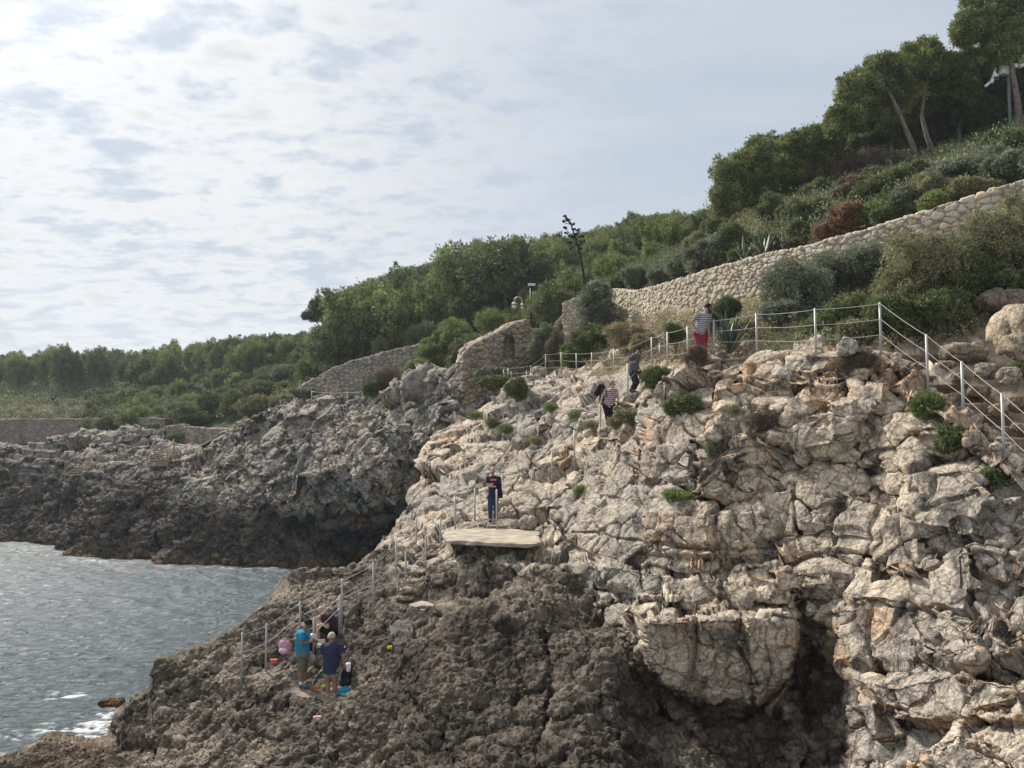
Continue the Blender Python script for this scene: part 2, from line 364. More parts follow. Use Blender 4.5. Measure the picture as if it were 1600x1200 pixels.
CREST_N = [(0, 1215), (40, 1192), (75, 1172), (110, 1164), (150, 1172), (185, 1160), (200, 1128), (215, 1100), (236, 1085), (240, 1030), (262, 1034), (275, 1045), (300, 1026), (330, 1018), (345, 1000),
           (365, 985), (385, 972), (410, 962), (430, 948), (448, 930), (455, 905), (480, 898), (520, 886), (560, 884), (580, 862), (600, 846), (612, 826), (622, 800), (636, 782), (655, 765),
           (665, 735), (675, 700), (684, 682), (705, 662), (714, 650), (724, 646), (745, 634), (770, 622), (790, 606), (810, 597), (830, 588), (860, 586), (900, 587), (940, 588), (960, 582), (990, 577), (1020, 578), (1045, 570), (1075, 566),
           (1120, 550), (1180, 550), (1276, 551), (1376, 545), (1420, 575), (1450, 602), (1504, 642), (1568, 702), (1640, 768), (1740, 850)]
G, PX, PY, fN = sheet(NEAR, 0, 1735, 1260, 640, 1250, CREST_N, 40, near_back)
sh = G.shape[:2]; nb = 40
# big hand-placed features: (polygon in photo px, metres toward camera, edge softness px)
px, py = PX.ravel(), PY.ravel(); P = G.reshape(-1, 3)
wx = 9*fbm(P, .9, 4, 5); wy = 8*fbm(P, .9, 4, 6); qx, qy = px+wx, py+wy
BUMPS = [([(1012, 962), (1120, 955), (1238, 962), (1242, 1060), (1205, 1118), (1150, 1085), (1060, 1095), (1010, 1045)], .0, 7),
         ([(1252, 960), (1264, 925), (1286, 980), (1312, 1045), (1318, 1260), (1262, 1260), (1258, 1110)], -1.0, 10),
         ([(660, 1260), (640, 1010), (720, 935), (800, 875), (845, 868), (890, 930), (950, 1010), (985, 1100), (990, 1260)], .9, 46),
         ([(1000, 700), (1075, 690), (1080, 755), (1000, 750)], .35, 8), ([(1080, 700), (1185, 700), (1190, 775), (1085, 775)], .40, 9),
         ([(1010, 640), (1130, 640), (1125, 695), (1015, 690)], .35, 9), ([(1130, 625), (1190, 650), (1180, 690), (1130, 690)], .3, 8),
         ([(1215, 640), (1300, 640), (1305, 695), (1240, 700), (1210, 675)], .4, 9), ([(1285, 620), (1335, 625), (1337, 680), (1305, 682)], .45, 7),
         ([(1325, 600), (1385, 600), (1382, 648), (1340, 660), (1325, 640)], .35, 8), ([(1250, 585), (1320, 590), (1315, 628), (1260, 632)], .3, 8),
         ([(860, 790), (970, 780), (1000, 850), (940, 880), (870, 855)], .5, 14), ([(1370, 690), (1440, 650), (1500, 700), (1470, 760), (1380, 780)], .35, 14),
         ([(1405, 735), (1520, 712), (1570, 780), (1500, 830), (1410, 810)], .45, 14), ([(1300, 940), (1420, 930), (1445, 1020), (1330, 1040)], .45, 12),
         ([(1350, 1060), (1480, 1040), (1600, 1060), (1600, 1120), (1400, 1130)], .35, 14), ([(1460, 1010), (1530, 1008), (1532, 1036), (1470, 1042)], .3, 6),
         ([(870, 590), (990, 588), (985, 612), (880, 640)], .3, 10), ([(860, 640), (905, 640), (910, 690), (860, 700)], .35, 9),
         ([(1320, 1100), (1368, 1095), (1372, 1200), (1330, 1200)], .3, 7), ([(1100, 800), (1240, 790), (1250, 860), (1110, 880)], .3, 12), ([(704, 846), (842, 850), (836, 884), (722, 880)], .55, 8)]
push = np.zeros(len(P))
for poly, dm, sf in BUMPS:
    x0 = min(p[0] for p in poly)-60; x1 = max(p[0] for p in poly)+60; y0 = min(p[1] for p in poly)-60; y1 = max(p[1] for p in poly)+60
    m = (px > x0) & (px < x1) & (py > y0) & (py < y1)
    push[m] += dm*sst(-sf*.6, sf*.6, polysd(qx[m], qy[m], poly))
CR = [([(868, 885), (940, 935), (1000, 950), (1100, 958), (1240, 958)], 5, .55), ([(1240, 890), (1300, 868), (1380, 905), (1450, 960), (1530, 1010), (1600, 1050)], 7, .5),
      ([(960, 878), (1060, 902), (1200, 905), (1245, 880)], 4, .35), ([(1080, 688), (1130, 700), (1140, 760)], 4, .5), ([(990, 755), (1060, 762), (1080, 775), (1180, 790)], 5, .45),
      ([(840, 655), (850, 700), (820, 760)], 4, .3), ([(1330, 720), (1400, 700), (1440, 660)], 3.5, .3), ([(1000, 870), (1005, 940)], 3, .25), ([(1120, 800), (1125, 900), (1122, 955)], 3.5, .3), ([(1180, 790), (1185, 900)], 3, .25), ([(1440, 900), (1540, 940), (1600, 1000)], 4, .35), ([(1250, 590), (1330, 600), (1390, 598)], 3.5, .3), ([(900, 830), (1000, 845), (1100, 860), (1240, 860)], 3.5, .3), ([(1400, 1130), (1500, 1120), (1600, 1130)], 4, .35), ([(880, 700), (980, 705), (1000, 760)], 3.5, .3), ([(1200, 700), (1280, 710), (1330, 720), (1370, 770), (1400, 800)], 5, .4), ([(1240, 760), (1250, 830), (1290, 870)], 5, .4),
      ([(1410, 780), (1415, 850), (1440, 900), (1405, 960)], 4, .35), ([(1330, 1050), (1400, 1060), (1500, 1040), (1590, 1062)], 5, .4), ([(880, 760), (900, 800), (870, 850)], 4, .3),
      ([(700, 840), (760, 862), (830, 858)], 6, .5), ([(740, 870), (760, 900), (745, 935)], 4, .35), ([(850, 960), (870, 1060), (840, 1150), (860, 1250)], 6, .5), ([(640, 1090), (690, 1130), (760, 1250)], 6, .4),
      ([(985, 1060), (1010, 1100), (1060, 1130), (1100, 1200)], 7, .5), ([(430, 1085), (330, 1130), (250, 1160), (190, 1170)], 5, .35), ([(1005, 655), (1000, 700), (1000, 755)], 3, .3),
      ([(1240, 1060), (1180, 1120), (1100, 1130)], 6, .5), ([(1140, 700), (1080, 760)], 3, .3), ([(1088, 962), (1092, 1000), (1080, 1060)], 3, .3), ([(1158, 965), (1152, 1010), (1185, 1070)], 3.5, .35), ([(1010, 962), (1120, 962), (1238, 968)], 3, .25), ([(1500, 830), (1520, 900), (1600, 930)], 4, .3)]
crk = np.zeros(len(P))
for ln, wd, dp in CR: crk += 1.25*dp*np.exp(-(segdist(qx, qy, ln)/(wd*.75))**2)
push -= crk
front = (np.arange(sh[0]) >= nb-2).repeat(sh[1])
push *= front
darkline = 4.6-.055*np.clip(P[:, 0], -8, 14)+.8*fbm(P, .35, 3, 31)
dark = 1-sst(-.7, .7, P[:, 2]-darkline+1.5*sst(2.5, 6, P[:, 0]-.0)*0)
# right part of the cliff stays pale down to the picture's bottom
palezone = sst(-30, 30, polysd(qx, qy, [(1000, 955), (1245, 955), (1235, 1120), (1100, 1090), (1010, 1050)]))
palezone = np.maximum(palezone, sst(1290, 1345, qx))
dark = dark*(1-palezone*.85); dark = np.maximum(dark, .9*(1-sst(0, 60, qx-620))*(1-sst(-40, 0, 905-qy)))
dark = np.maximum(dark, sst(-25, 25, polysd(qx, qy, [(640, 975), (750, 900), (830, 868), (890, 895), (950, 965), (1005, 1040), (1010, 1260), (600, 1260)])))
dark = np.where(P[:, 0] < -10, np.maximum(dark, .95), dark)
n0 = gnorm(np.stack([smooth2(G[..., k], 12) for k in range(3)], -1)).reshape(-1, 3)
far_s = np.clip(P[:, 1]/20., .8, 2)
# flat places: (polygon, softness)
FLAT = [([(455, 1068), (520, 1075), (560, 1092), (548, 1112), (500, 1098), (440, 1085)], 10), ([(395, 1046), (430, 1042), (445, 1058), (380, 1062), (345, 1058)], 8),
        ([(692, 826), (845, 826), (845, 850), (692, 850)], 10), ([(600, 940), (700, 936), (720, 944), (640, 958)], 8), ([(740, 806), (800, 806), (800, 824), (740, 824)], 6), ([(928, 640), (950, 600), (985, 560), (1012, 560), (1015, 622), (985, 640), (960, 680), (930, 672)], 8)]
flat = np.zeros(len(P))
for poly, sf in FLAT: flat = np.maximum(flat, sst(-sf, sf, polysd(px, py, poly)))
flat = np.maximum(flat, (1-sst(0, 10, py-np.repeat(np.interp(PX[0], *zip(*CREST_N))[None], sh[0], 0).ravel()))*sst(860, 900, px)*.6)
vd = P-np.array([0, 0, CH]); vd /= np.linalg.norm(vd, axis=1)[:, None]; hv = vd.copy(); hv[:, 2] *= .3
def renorm(Q, k, shp):
    g = Q.reshape(*shp, 3)
    return gnorm(np.stack([smooth2(g[..., i], k) for i in range(3)], -1)).reshape(-1, 3)
unflat = (1-.95*flat)
P0 = P; big = fbm(P, .55, 4, 63)
dark = sst(.30, .70, dark+.35*fbm(P, 2.2, 4, 64)+.1*fbm(P, 9, 2, 69))
d1, ra1, e1 = blocks(P, 2.7, 1, .30, (1, 1, 1.4), .13, .16, .025, .14, 4, n0, .8)
bz = (P[:, 2]-.16*P[:, 0]+.9*fbm(P, .16, 3, 66)+.25*fbm(P, .7, 2, 67))/1.45; bi = np.floor(bz); bf = bz-bi
bamp = .25+.75*hf(_h(bi.astype(np.int64), bi.astype(np.int64)*3, bi.astype(np.int64), 8))
bed = bamp*(sst(0, .10, bf)*(1-.75*bf)-.45)*sst(-.5, .3, fbm(P, .2, 2, 68)+.3)
P = P+n0*((d1*lerp(.95, .5, dark)+lerp(.15, .55, dark)*big+lerp(.60, .06, dark)*bed)*unflat)[:, None]-hv*push[:, None]
# flat-faced blocks: (outline px, how far the face stands out, how upright it is 0..1)
FACES = [([(870, 888), (960, 880), (1060, 904), (1200, 908), (1240, 900), (1240, 948), (1100, 948), (1000, 942), (940, 926), (880, 905)], .10, .7),
         ([(1012, 648), (1075, 642), (1130, 648), (1128, 690), (1060, 698), (1014, 690)], .40, .6), ([(992, 700), (1072, 694), (1078, 750), (1000, 752)], .45, .7), ([(1084, 706), (1140, 700), (1142, 762), (1086, 768)], .40, .6),
         ([(1148, 704), (1195, 700), (1205, 760), (1150, 772)], .35, .6), ([(1215, 645), (1296, 640), (1302, 690), (1245, 698), (1212, 676)], .35, .5), ([(1288, 622), (1335, 626), (1337, 680), (1306, 684)], .5, .6),
         ([(1328, 602), (1384, 600), (1382, 646), (1342, 658)], .45, .5), ([(1340, 665), (1400, 655), (1440, 690), (1400, 735), (1345, 730)], .15, .3), ([(1252, 590), (1320, 592), (1314, 628), (1262, 630)], .35, .5),
         ([(1136, 628), (1190, 648), (1182, 690), (1136, 690)], .35, .5), ([(870, 800), (930, 788), (985, 800), (1000, 850), (940, 878), (880, 858)], .4, .5), ([(1110, 806), (1236, 796), (1246, 856), (1120, 878)], .30, .6),
         ([(1010, 800), (1100, 800), (1112, 870), (1010, 866)], .2, .6), ([(1410, 740), (1500, 720), (1560, 780), (1490, 826), (1416, 806)], .4, .4), ([(1300, 948), (1420, 935), (1440, 1015), (1330, 1035)], .35, .5),
         ([(1348, 1066), (1480, 1046), (1590, 1066), (1600, 1118), (1400, 1128)], .25, .6), ([(1462, 1010), (1530, 1008), (1532, 1034), (1470, 1040)], .45, .5), ([(1322, 1100), (1366, 1096), (1370, 1200), (1330, 1200)], .3, .8),
         ([(1380, 800), (1440, 812), (1438, 880), (1380, 890)], .3, .5), ([(1500, 850), (1570, 860), (1580, 920), (1510, 925)], .25, .5), ([(720, 700), (800, 690), (830, 740), (760, 760)], .2, .4), ([(690, 745), (760, 765), (740, 800), (680, 800)], .2, .4), ([(860, 640), (905, 638), (912, 690), (862, 702)], .4, .6), ([(905, 720), (985, 710), (1000, 770), (925, 775)], .3, .5), ([(1200, 770), (1245, 760), (1250, 840), (1205, 850)], .2, .5)]
fx_, fy_ = px+.55*(qx-px), py+.55*(qy-py); bm = np.zeros(len(P)); rough_ = .22*fbm(P, .8, 3, 120)
def facetgt(m, Yv): return atn(px[m], py[m], Yv)
for k_, (poly, pr_, up_) in enumerate(FACES):
    c_ = np.mean(poly, 0); x0, y0 = np.min(poly, 0)-12; x1, y1 = np.max(poly, 0)+12; m = (px > x0) & (px < x1) & (py > y0) & (py < y1) & front
    f0, f1x, f1y = [math.exp(v) for v in fN(np.array([c_, c_+[10, 0], c_+[0, 10]]))]; rr_ = random.Random(k_)
    Yv = f0-pr_+(f1x-f0)/10*.8*(px[m]-c_[0])+(f1y-f0)/10*(1-up_)*(py[m]-c_[1])+rr_.uniform(-.0015, .0015)*(px[m]-c_[0])+rough_[m]*.5+crk[m]*.6
    w_ = sst(-2.5, 2.5, polysd(fx_[m], fy_[m], poly))*.9; P[m] = lerp(P[m], facetgt(m, Yv), w_[:, None]); bm[m] = np.maximum(bm[m], w_)
big_ = sst(-3.5, 3.5, polysd(fx_, fy_, [(1004, 966), (1090, 960), (1238, 962), (1241, 1062), (1206, 1120), (1152, 1092), (1100, 1108), (1052, 1086), (1022, 1050), (1008, 1010)]))*front
tgt = atn(px, py, 16.15+.0011*np.abs(px-1140)+rough_+.0022*(py-960)+crk+.28*np.exp(-((fx_-1086)/4)**2)+.35*np.exp(-((fx_-1160-.12*(fy_-965))/4)**2)-.16*sst(1160, 1166, fx_)); P = lerp(P, tgt, big_[:, None]); bm = np.maximum(bm, big_)
n0 = renorm(P, 12, sh)
d2, ra2, e2 = blocks(P, 1.15, 2, .35, (1, 1, 1.25), .13, .30, .040, .12, 4, n0, .55, .18)
mixr = sst(-.05, .35, fbm(P, .45, 2, 61))               # rubbly vs massive patches
P = P+n0*(d2*lerp(.90, .45, dark)*(1-.65*bm)*unflat)[:, None]
n0 = renorm(P, 5, sh)
d3, ra3, e3 = blocks(P, .42, 3, .40, (1, 1, 1.2), .28, .22, .06, .26, 4, n0, .4, .15)
d4, ra4, e4 = blocks(P, .13, 4, .45, (1, 1, 1), .5, .14, .14, .5)
kn = ridged(P, 3.2, 4, 51); kn2 = ridged(P, 8., 3, 52); fine = fbm(P, 9, 3, 55)
pal = d3*(.15+.45*mixr)+d4*(.05+.35*mixr)+.010*fine+.10*fbm(P, 1.3, 5, 62)-.05*sst(.72, .9, ridged(P, 1.3, 3, 65))
rt = .10*kn+.05*kn2+d3*.40+d4*.45
def stretch(Q, shp):
    g = Q.reshape(*shp, 3); r_ = np.linalg.norm(np.gradient(g, axis=0), axis=-1); c_ = np.linalg.norm(np.gradient(g, axis=1), axis=-1); return smooth2(np.maximum(r_, c_), 2).ravel()
stx = stretch(P, sh); a3 = 1-.8*sst(.09, .22, stx); a4 = 1-.9*sst(.05, .12, stx)
mixr = mixr*(1-.8*bm)
pal = d3*(.10+.38*mixr)*a3+d4*(.04+.30*mixr)*a4+.010*fine*a4+.10*fbm(P, 1.3, 5, 62)-.05*sst(.72, .9, ridged(P, 1.3, 3, 65))*a3
rt = (.10*kn*a3+.05*kn2*a4+d3*.40*a3+d4*.45*a4)
P2 = P+n0*(lerp(pal, rt, dark)*unflat*np.clip(far_s**.3, .8, 1.3))[:, None]
G2 = P2.reshape(*sh, 3); n1 = gnorm(G2).reshape(-1, 3)
orange = .46*sst(-90, 60, -np.abs(qy-915))*sst(850, 950, qx)*(1-sst(1230, 1290, qx))+.36*sst(1240, 1360, qx)*sst(820, 920, qy)+.10*sst(1000, 1200, qx)+.22*np.exp(-((qx-870)**2+(qy-880)**2)/2200.)+.12*sst(1220, 1300, qx)*(1-sst(560, 600, qy))
col = rockcolor(P, n1, .5*ra1+.3*ra2+.2*ra3, e2, dark, orange, fine)
blackz = sst(560, 720, qx)*(1-sst(1000, 1060, qx))*sst(-40, 90, qy-(930+.1*np.abs(qx-850)))+.35*sst(0, 30, polysd(qx, qy, [(1240, 960), (1262, 900), (1300, 980), (1335, 1045), (1335, 1260), (1000, 1260), (1000, 1100), (1225, 1130)]))
blackz = sst(.3, .7, np.clip(blackz, 0, 1)+.5*fbm(P, 1.6, 4, 101))
col = col*(1-.22*blackz*dark)[:, None]*(1+.45*dark*(1-sst(480, 640, qx)))[:, None]
sw = (1-sst(.25, .8, P2[:, 2]+.25*fine+.3*fbm(P, .8, 3, 99)))[:, None]*(px < 420)[:, None]
col = lerp(col, np.array([.115, .072, .038]), sw*.85)
gro = sst(.05, .3, fbm(P, .9, 3, 98))*(1-sst(380, 520, px))*(1-sst(1080, 1160, py))
col = lerp(col, np.array([.15, .135, .085]), (gro*.5)[:, None])
col = lerp(col, np.array([.42, .36, .28]), (flat*sst(-.2, .5, fbm(P, 1.2, 4, 97)+.25)*.6)[:, None])
cliff = link('cliff', npmesh('cliff', P2, gridfaces(*sh), True, {'Col': col}), M_ROCK)
setp(cliff, 'pale blocky limestone cliff with dark pitted rock towards the sea', None, None, 'structure')
def bvh_grid(G, st=3):
    g = G[::st, ::st]; V = g.reshape(-1, 3); return BVHTree.FromPolygons(V.tolist(), gridfaces(*g.shape[:2]).tolist())
B_NEAR = bvh_grid(G2, 2)
# ---- far cliff
def far_back(px, t, z): return 4.5*t+0*px, -.05-3.0*sst(.5, 1, t)+0*z
CREST_F = [(-120, 700), (0, 703), (70, 690), (120, 682), (160, 676), (200, 670), (255, 688), (290, 698), (325, 695), (355, 672), (372, 664), (400, 650), (430, 632), (470, 626), (520, 622), (560, 622), (590, 618), (625, 612), (636, 588), (660, 580), (690, 576), (712, 596), (722, 640), (740, 650), (790, 655)]
Gf, PXf, PYf, fF = sheet(FAR, -120, 790, 900, 380, 912, CREST_F, 30, far_back)
shf = Gf.shape[:2]; P = Gf.reshape(-1, 3); px, py = PXf.ravel(), PYf.ravel(); qx = px+10*fbm(P, .3, 4, 15); qy = py+8*fbm(P, .3, 4, 16)
nf = gnorm(np.stack([smooth2(Gf[..., k], 10) for k in range(3)], -1)).reshape(-1, 3)
push = np.zeros(len(P))
CRF = [([(110, 880), (118, 820), (160, 740), (230, 730)], 5, 1.2), ([(400, 790), (460, 812), (560, 800), (650, 790)], 6, 1.2), ([(250, 770), (250, 830), (240, 870)], 4, .8), ([(370, 740), (470, 775), (560, 780)], 4, .8),
       ([(460, 700), (540, 720), (600, 760)], 3, .6), ([(640, 640), (700, 650), (720, 640)], 3, .6), ([(590, 640), (600, 700), (640, 740)], 3, .6), ([(660, 585), (668, 615)], 2.5, .7), ([(690, 580), (684, 612)], 2.5, .7),
       ([(60, 760), (100, 790), (90, 840)], 4, .8), ([(0, 820), (60, 810), (110, 830)], 4, .8), ([(120, 700), (200, 690), (240, 680)], 2.5, .6), ([(60, 715), (160, 702), (220, 700)], 2.5, .6)]
for ln, wd, dp in CRF: push -= dp*np.exp(-(segdist(qx, qy, ln)/wd)**2)
push *= (np.arange(shf[0]) >= 29).repeat(shf[1])
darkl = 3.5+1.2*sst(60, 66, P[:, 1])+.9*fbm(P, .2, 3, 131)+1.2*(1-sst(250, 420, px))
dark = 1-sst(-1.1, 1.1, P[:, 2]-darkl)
strat = (1-sst(250, 380, px))*(1-sst(730, 790, py))
vd = P-np.array([0, 0, CH]); vd /= np.linalg.norm(vd, axis=1)[:, None]; vd[:, 2] *= .3
d1, ra1, e1 = blocks(P, 4.2, 11, .35, (1, 1, 1.4), .14, .15, .035, .14, 4, nf, .9)
P = P+nf*(d1*lerp(.9, .6, dark)+dark*.9*fbm(P, .3, 4, 162))[:, None]-vd*push[:, None]
nf = renorm(P, 4, shf)
d2, ra2, e2 = blocks(P, 2.0, 12, .4, (1, 1, 1.2), .18, .26, .045, .16, 4, nf, .9); mixr = sst(-.05, .3, fbm(P, .25, 2, 161))
P = P+nf*(d2*lerp(.9, .6, dark))[:, None]; nf = renorm(P, 2, shf)
d3, ra3, e3 = blocks(P, .65, 13, .4, (1, 1, 1.3), .6, .18, .12, .5)
d4, ra4, e4 = blocks(P, .3, 14, .4, (1, 1, 1.2), .5, .2, .2, .5)
kn = ridged(P, 1.2, 4, 151); fine = fbm(P, 3.5, 3, 155)
strz = (P[:, 2]+.10*P[:, 0]+.6*fbm(P, .3, 3, 163)); ss = np.abs((strz/.75) % 1-.5)*2
P2 = P+nf*(lerp(d3*(.28+.4*mixr)+d4*(.2+.3*mixr), d3*.6+.12*kn+d4*.5, dark)+strat*.35*(ss-.5))[:, None]
Gf2 = P2.reshape(*shf, 3); n1 = gnorm(Gf2).reshape(-1, 3)
orange = -.22+.25*np.exp(-((qx-600)**2+(qy-780)**2)/4000.)+.1*np.exp(-((qx-480)**2+(qy-680)**2)/2500.)
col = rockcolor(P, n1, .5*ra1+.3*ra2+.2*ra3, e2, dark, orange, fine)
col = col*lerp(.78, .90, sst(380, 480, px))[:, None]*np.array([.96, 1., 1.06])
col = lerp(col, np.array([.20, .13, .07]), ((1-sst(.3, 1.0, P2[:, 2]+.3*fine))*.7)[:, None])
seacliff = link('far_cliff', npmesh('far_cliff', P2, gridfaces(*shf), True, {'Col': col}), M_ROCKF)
setp(seacliff, 'darker grey cliff across the inlet with a shaded overhang', None, None, 'structure')
B_FAR = bvh_grid(Gf2, 2)
# ---- hillside
GC = [(860, 588, 40), (900, 588, 39), (960, 584, 35), (1000, 578, 31), (1045, 571, 26), (1080, 568, 24.5), (1120, 553, 23.6), (1182, 550, 23), (1276, 548, 21.5), (1376, 543, 20.5), (1450, 560, 19.5), (1504, 590, 18.5), (1568, 640, 17.5), (1640, 700, 16.5), (1740, 800, 15.5),
      (900, 572, 43.5), (970, 560, 41), (1050, 540, 33), (1100, 518, 30.5), (1180, 505, 28), (1280, 480, 25.5), (1380, 460, 24), (1480, 440, 22.5), (1600, 440, 21), (1720, 440, 20), (1500, 520, 20.3), (1600, 560, 18.8), (1700, 600, 18),
      (890, 478, 51), (960, 455, 48), (1050, 445, 39), (1100, 428, 35.5), (1200, 400, 32), (1300, 380, 29.5), (1400, 350, 27), (1500, 317, 25.8), (1600, 285, 24.8), (1720, 250, 23.8),
      (1600, 218, 34), (1480, 275, 36), (1579, 214, 42), (1440, 262, 42), (1300, 300, 42), (1200, 345, 44), (1120, 385, 46), (1720, 150, 40), (1000, 440, 46), (1300, 270, 60), (1500, 200, 60), (1650, 120, 60), (1700, 60, 80), (1500, 150, 85), (1300, 235, 90), (1650, 60, 120),
      (1100, 380, 62), (1000, 410, 70), (900, 440, 80), (800, 450, 88), (700, 455, 95), (600, 490, 100), (500, 545, 105), (400, 565, 115), (250, 585, 135), (100, 592, 155), (-20, 598, 165), (-200, 600, 180),
      (950, 470, 57), (850, 530, 58), (800, 575, 52), (740, 590, 50), (700, 580, 62), (650, 585, 62), (560, 585, 70), (480, 605, 76), (440, 625, 74), (400, 645, 72), (350, 665, 78), (250, 660, 92), (100, 650, 100), (0, 652, 96), (-120, 652, 96),
      (0, 625, 118), (150, 618, 120), (300, 640, 100), (300, 620, 112), (400, 610, 95),
      (-120, 700, 82), (0, 700, 82), (100, 690, 81), (200, 678, 79), (255, 690, 77), (325, 690, 73), (372, 664, 70), (430, 635, 66), (520, 624, 62), (590, 622, 57), (660, 600, 51), (720, 605, 48.5), (790, 612, 47),
      (900, 440, 130), (700, 470, 150), (500, 560, 160), (1100, 380, 120), (1300, 240, 140), (300, 600, 220), (0, 610, 240), (700, 500, 240), (1200, 350, 220), (1700, 120, 220)]
GP = atn(*np.array(GC).T); hT = TPS(GP[:, :2], GP[:, 2], lam=5e-4, scale=50.)
def hz_(x, y): return float(hT(np.array([[x, y]]))[0])
hp = np.linspace(-260, 1900, 860); cN = np.interp(hp, *zip(*CREST_N)); cF = np.interp(hp, *zip(*CREST_F))
yN = np.exp(fN(np.stack([hp, cN], 1))); yF = np.exp(fF(np.stack([np.clip(hp, -120, 790), cF], 1)))
ys = lerp(yF, yN, sst(795, 835, hp))+0.35
tt = np.linspace(0, 1, 420)[:, None]; YY = ys[None]*(260/ys[None])**(tt**1.15); XX = (hp[None]-800)/F*YY*1.0
ZZ = hT(np.stack([XX.ravel(), YY.ravel()], 1)).reshape(YY.shape)
HP = np.stack([XX, YY, ZZ], -1); q = HP.reshape(-1, 3)
hd = .22*fbm(q, .5, 4, 200)+.10*fbm(q, 2., 3, 201)
edge = sst(0, .05, np.broadcast_to(tt, YY.shape)).ravel()
hb1, hra, hee = blocks(q, 1.0, 230, .4, (1, 1, 1.2), .5, .25, .08, .6); hb2, hrb, heb = blocks(q, .35, 231, .4, (1, 1, 1), .5, .2, .1, .5); rk = (sst(.0, .18, fbm(q, .5, 3, 232)+.10)*(1-sst(40, 52, q[:, 1]))*(1-sst(1360, 1400, np.repeat(hp[None], 420, 0).ravel())*(1-sst(17.5, 19, q[:, 1]))))*(1-sst(.08, .13, np.broadcast_to(tt, YY.shape).ravel()))
HP[..., 2] += ((hd+rk*(.10+.45*hb1+.6*hb2))*(.3+.7*edge)-.22*(1-edge)).reshape(YY.shape)
q = HP.reshape(-1, 3)
soil = lerp(np.array([.20, .155, .10]), np.array([.33, .28, .21]), sst(-.3, .4, fbm(q, .8, 4, 203))[:, None])
green = lerp(np.array([.035, .055, .018]), np.array([.07, .085, .03]), sst(-.3, .4, fbm(q, .5, 4, 204))[:, None])
gm = (sst(-.1, .2, fbm(q, .35, 3, 205)+.35*sst(26, 50, q[:, 1]))*sst(30, 46, q[:, 1]))[:, None]
colh = lerp(soil, green, gm); colh = lerp(colh, np.array([.46, .39, .30])*(.75+.5*hra[:, None]), (rk*sst(-.2, .2, fbm(q, 2., 3, 233)+.1))[:, None])
hill = link('hillside', npmesh('hillside', q, gridfaces(*YY.shape), True, {'Col': colh}), M_SOIL); setp(hill, 'scrubby hillside rising behind the cliffs', None, None, 'structure')
B_HILL = bvh_grid(HP, 2)
O = Vector((0, 0, CH))
def hit(px, py, which=None, back=False):
    d = (at(px, py, 10.)-O).normalized(); best = None
    for B in (which or (B_NEAR, B_FAR, B_HILL)):
        r = B.ray_cast(O, d, 400)
        if r[0] is not None and (best is None or r[3] < best[1]): best = (r[0], r[3])
    return best[0] if best else None
def ground(x, y, zf=60):
    best = -9
    for B in (B_NEAR, B_FAR, B_HILL):
        r = B.ray_cast(Vector((x, y, zf)), Vector((0, 0, -1)), 200)
        if r[0] is not None: best = max(best, r[0].z)
    return best
# ---- sea
xs = np.concatenate([np.linspace(-400, -70, 30), np.linspace(-69, 12, 900), np.linspace(14, 60, 12)]); ysq = np.concatenate([np.linspace(5, 16, 12), np.geomspace(16.2, 75, 900), np.geomspace(80, 900, 40)])
SX, SY = np.meshgrid(xs, ysq); q = np.stack([SX.ravel(), SY.ravel(), 0*SX.ravel()], 1)
def waves(q):
    o = 0
    for a, wl, an, s in ((.05, 5.5, .3, 1), (.035, 3.1, -.2, 2), (.022, 1.7, .6, 3), (.013, .9, -.5, 4)):
        c, si = math.cos(an), math.sin(an); u = (q[:, 0]*si+q[:, 1]*c); ph = 2.2*fbm(q, .35/wl*3, 2, 300+s)
        o = o+a*np.sin(u*6.283/wl+ph*2)
    r = ridged(q*np.array([.7, 1.25, 1]), 1.3, 3, 320)
    return o*.8+.05*r
zw = waves(q)
fx, fy = (q[:, 0], q[:, 1]); 
fp = atn(*np.array([(175, 1085, 24.6), (190, 1120, 23.2), (150, 1140, 22.9), (120, 1120, 23.6), (215, 1060, 25.6), (60, 1150, 22.5), (105, 1010, 27.5)]).T)
foam = np.zeros(len(q))
for (x, y, z_), r in zip(fp, (1.3, 1.0, 1.2, 1.1, 1.0, 1.0, .5)): foam = np.maximum(foam, np.exp(-(((fx-x)/1.6)**2+((fy-y)/1.1)**2)/r**2))
fn = .6*fbm(q*np.array([1, 1.5, 1]), 1.5, 5, 330, .62)+.6*fbm(q*np.array([1, 1.4, 1]), 5.5, 3, 340, .6); foamv = sst(.02, .50, foam*.66+fn*1.15-.42)*sst(.04, .30, foam)
# thin foam line at the foot of the far cliff
wl = np.exp(fF(np.stack([np.clip(proj(q)[0], -100, 780), np.full(len(q), 886.)], 1)))
linef = np.exp(-((fy-wl+.9)/.9)**2)*(proj(q)[0] < 520); foamv = np.maximum(foamv, linef*sst(.15, .45, fn)*.6)
q[:, 2] = zw*1.15*sst(8, 20, fy)+foamv*.04
sea = link('sea', npmesh('sea', q, gridfaces(*SX.shape), True, None, {'foam': foamv}), None); setp(sea, None, None, None, 'structure')
m, n, b = newmat('sea_water', .10, .5); b.inputs['IOR'].default_value = 1.33
a = nd(n, 'ShaderNodeAttribute', attribute_name='foam'); mx = nd(n, 'ShaderNodeMix', data_type='RGBA'); mx.inputs[6].default_value = (.005, .032, .048, 1); mx.inputs[7].default_value = (.75, .77, .76, 1)
n.links.new(a.outputs['Fac'], mx.inputs[0]); n.links.new(mx.outputs[2], b.inputs['Base Color'])
rr = nd(n, 'ShaderNodeMapRange'); rr.inputs['To Min'].default_value = .40; rr.inputs['To Max'].default_value = .8; n.links.new(a.outputs['Fac'], rr.inputs[0]); n.links.new(rr.outputs[0], b.inputs['Roughness'])
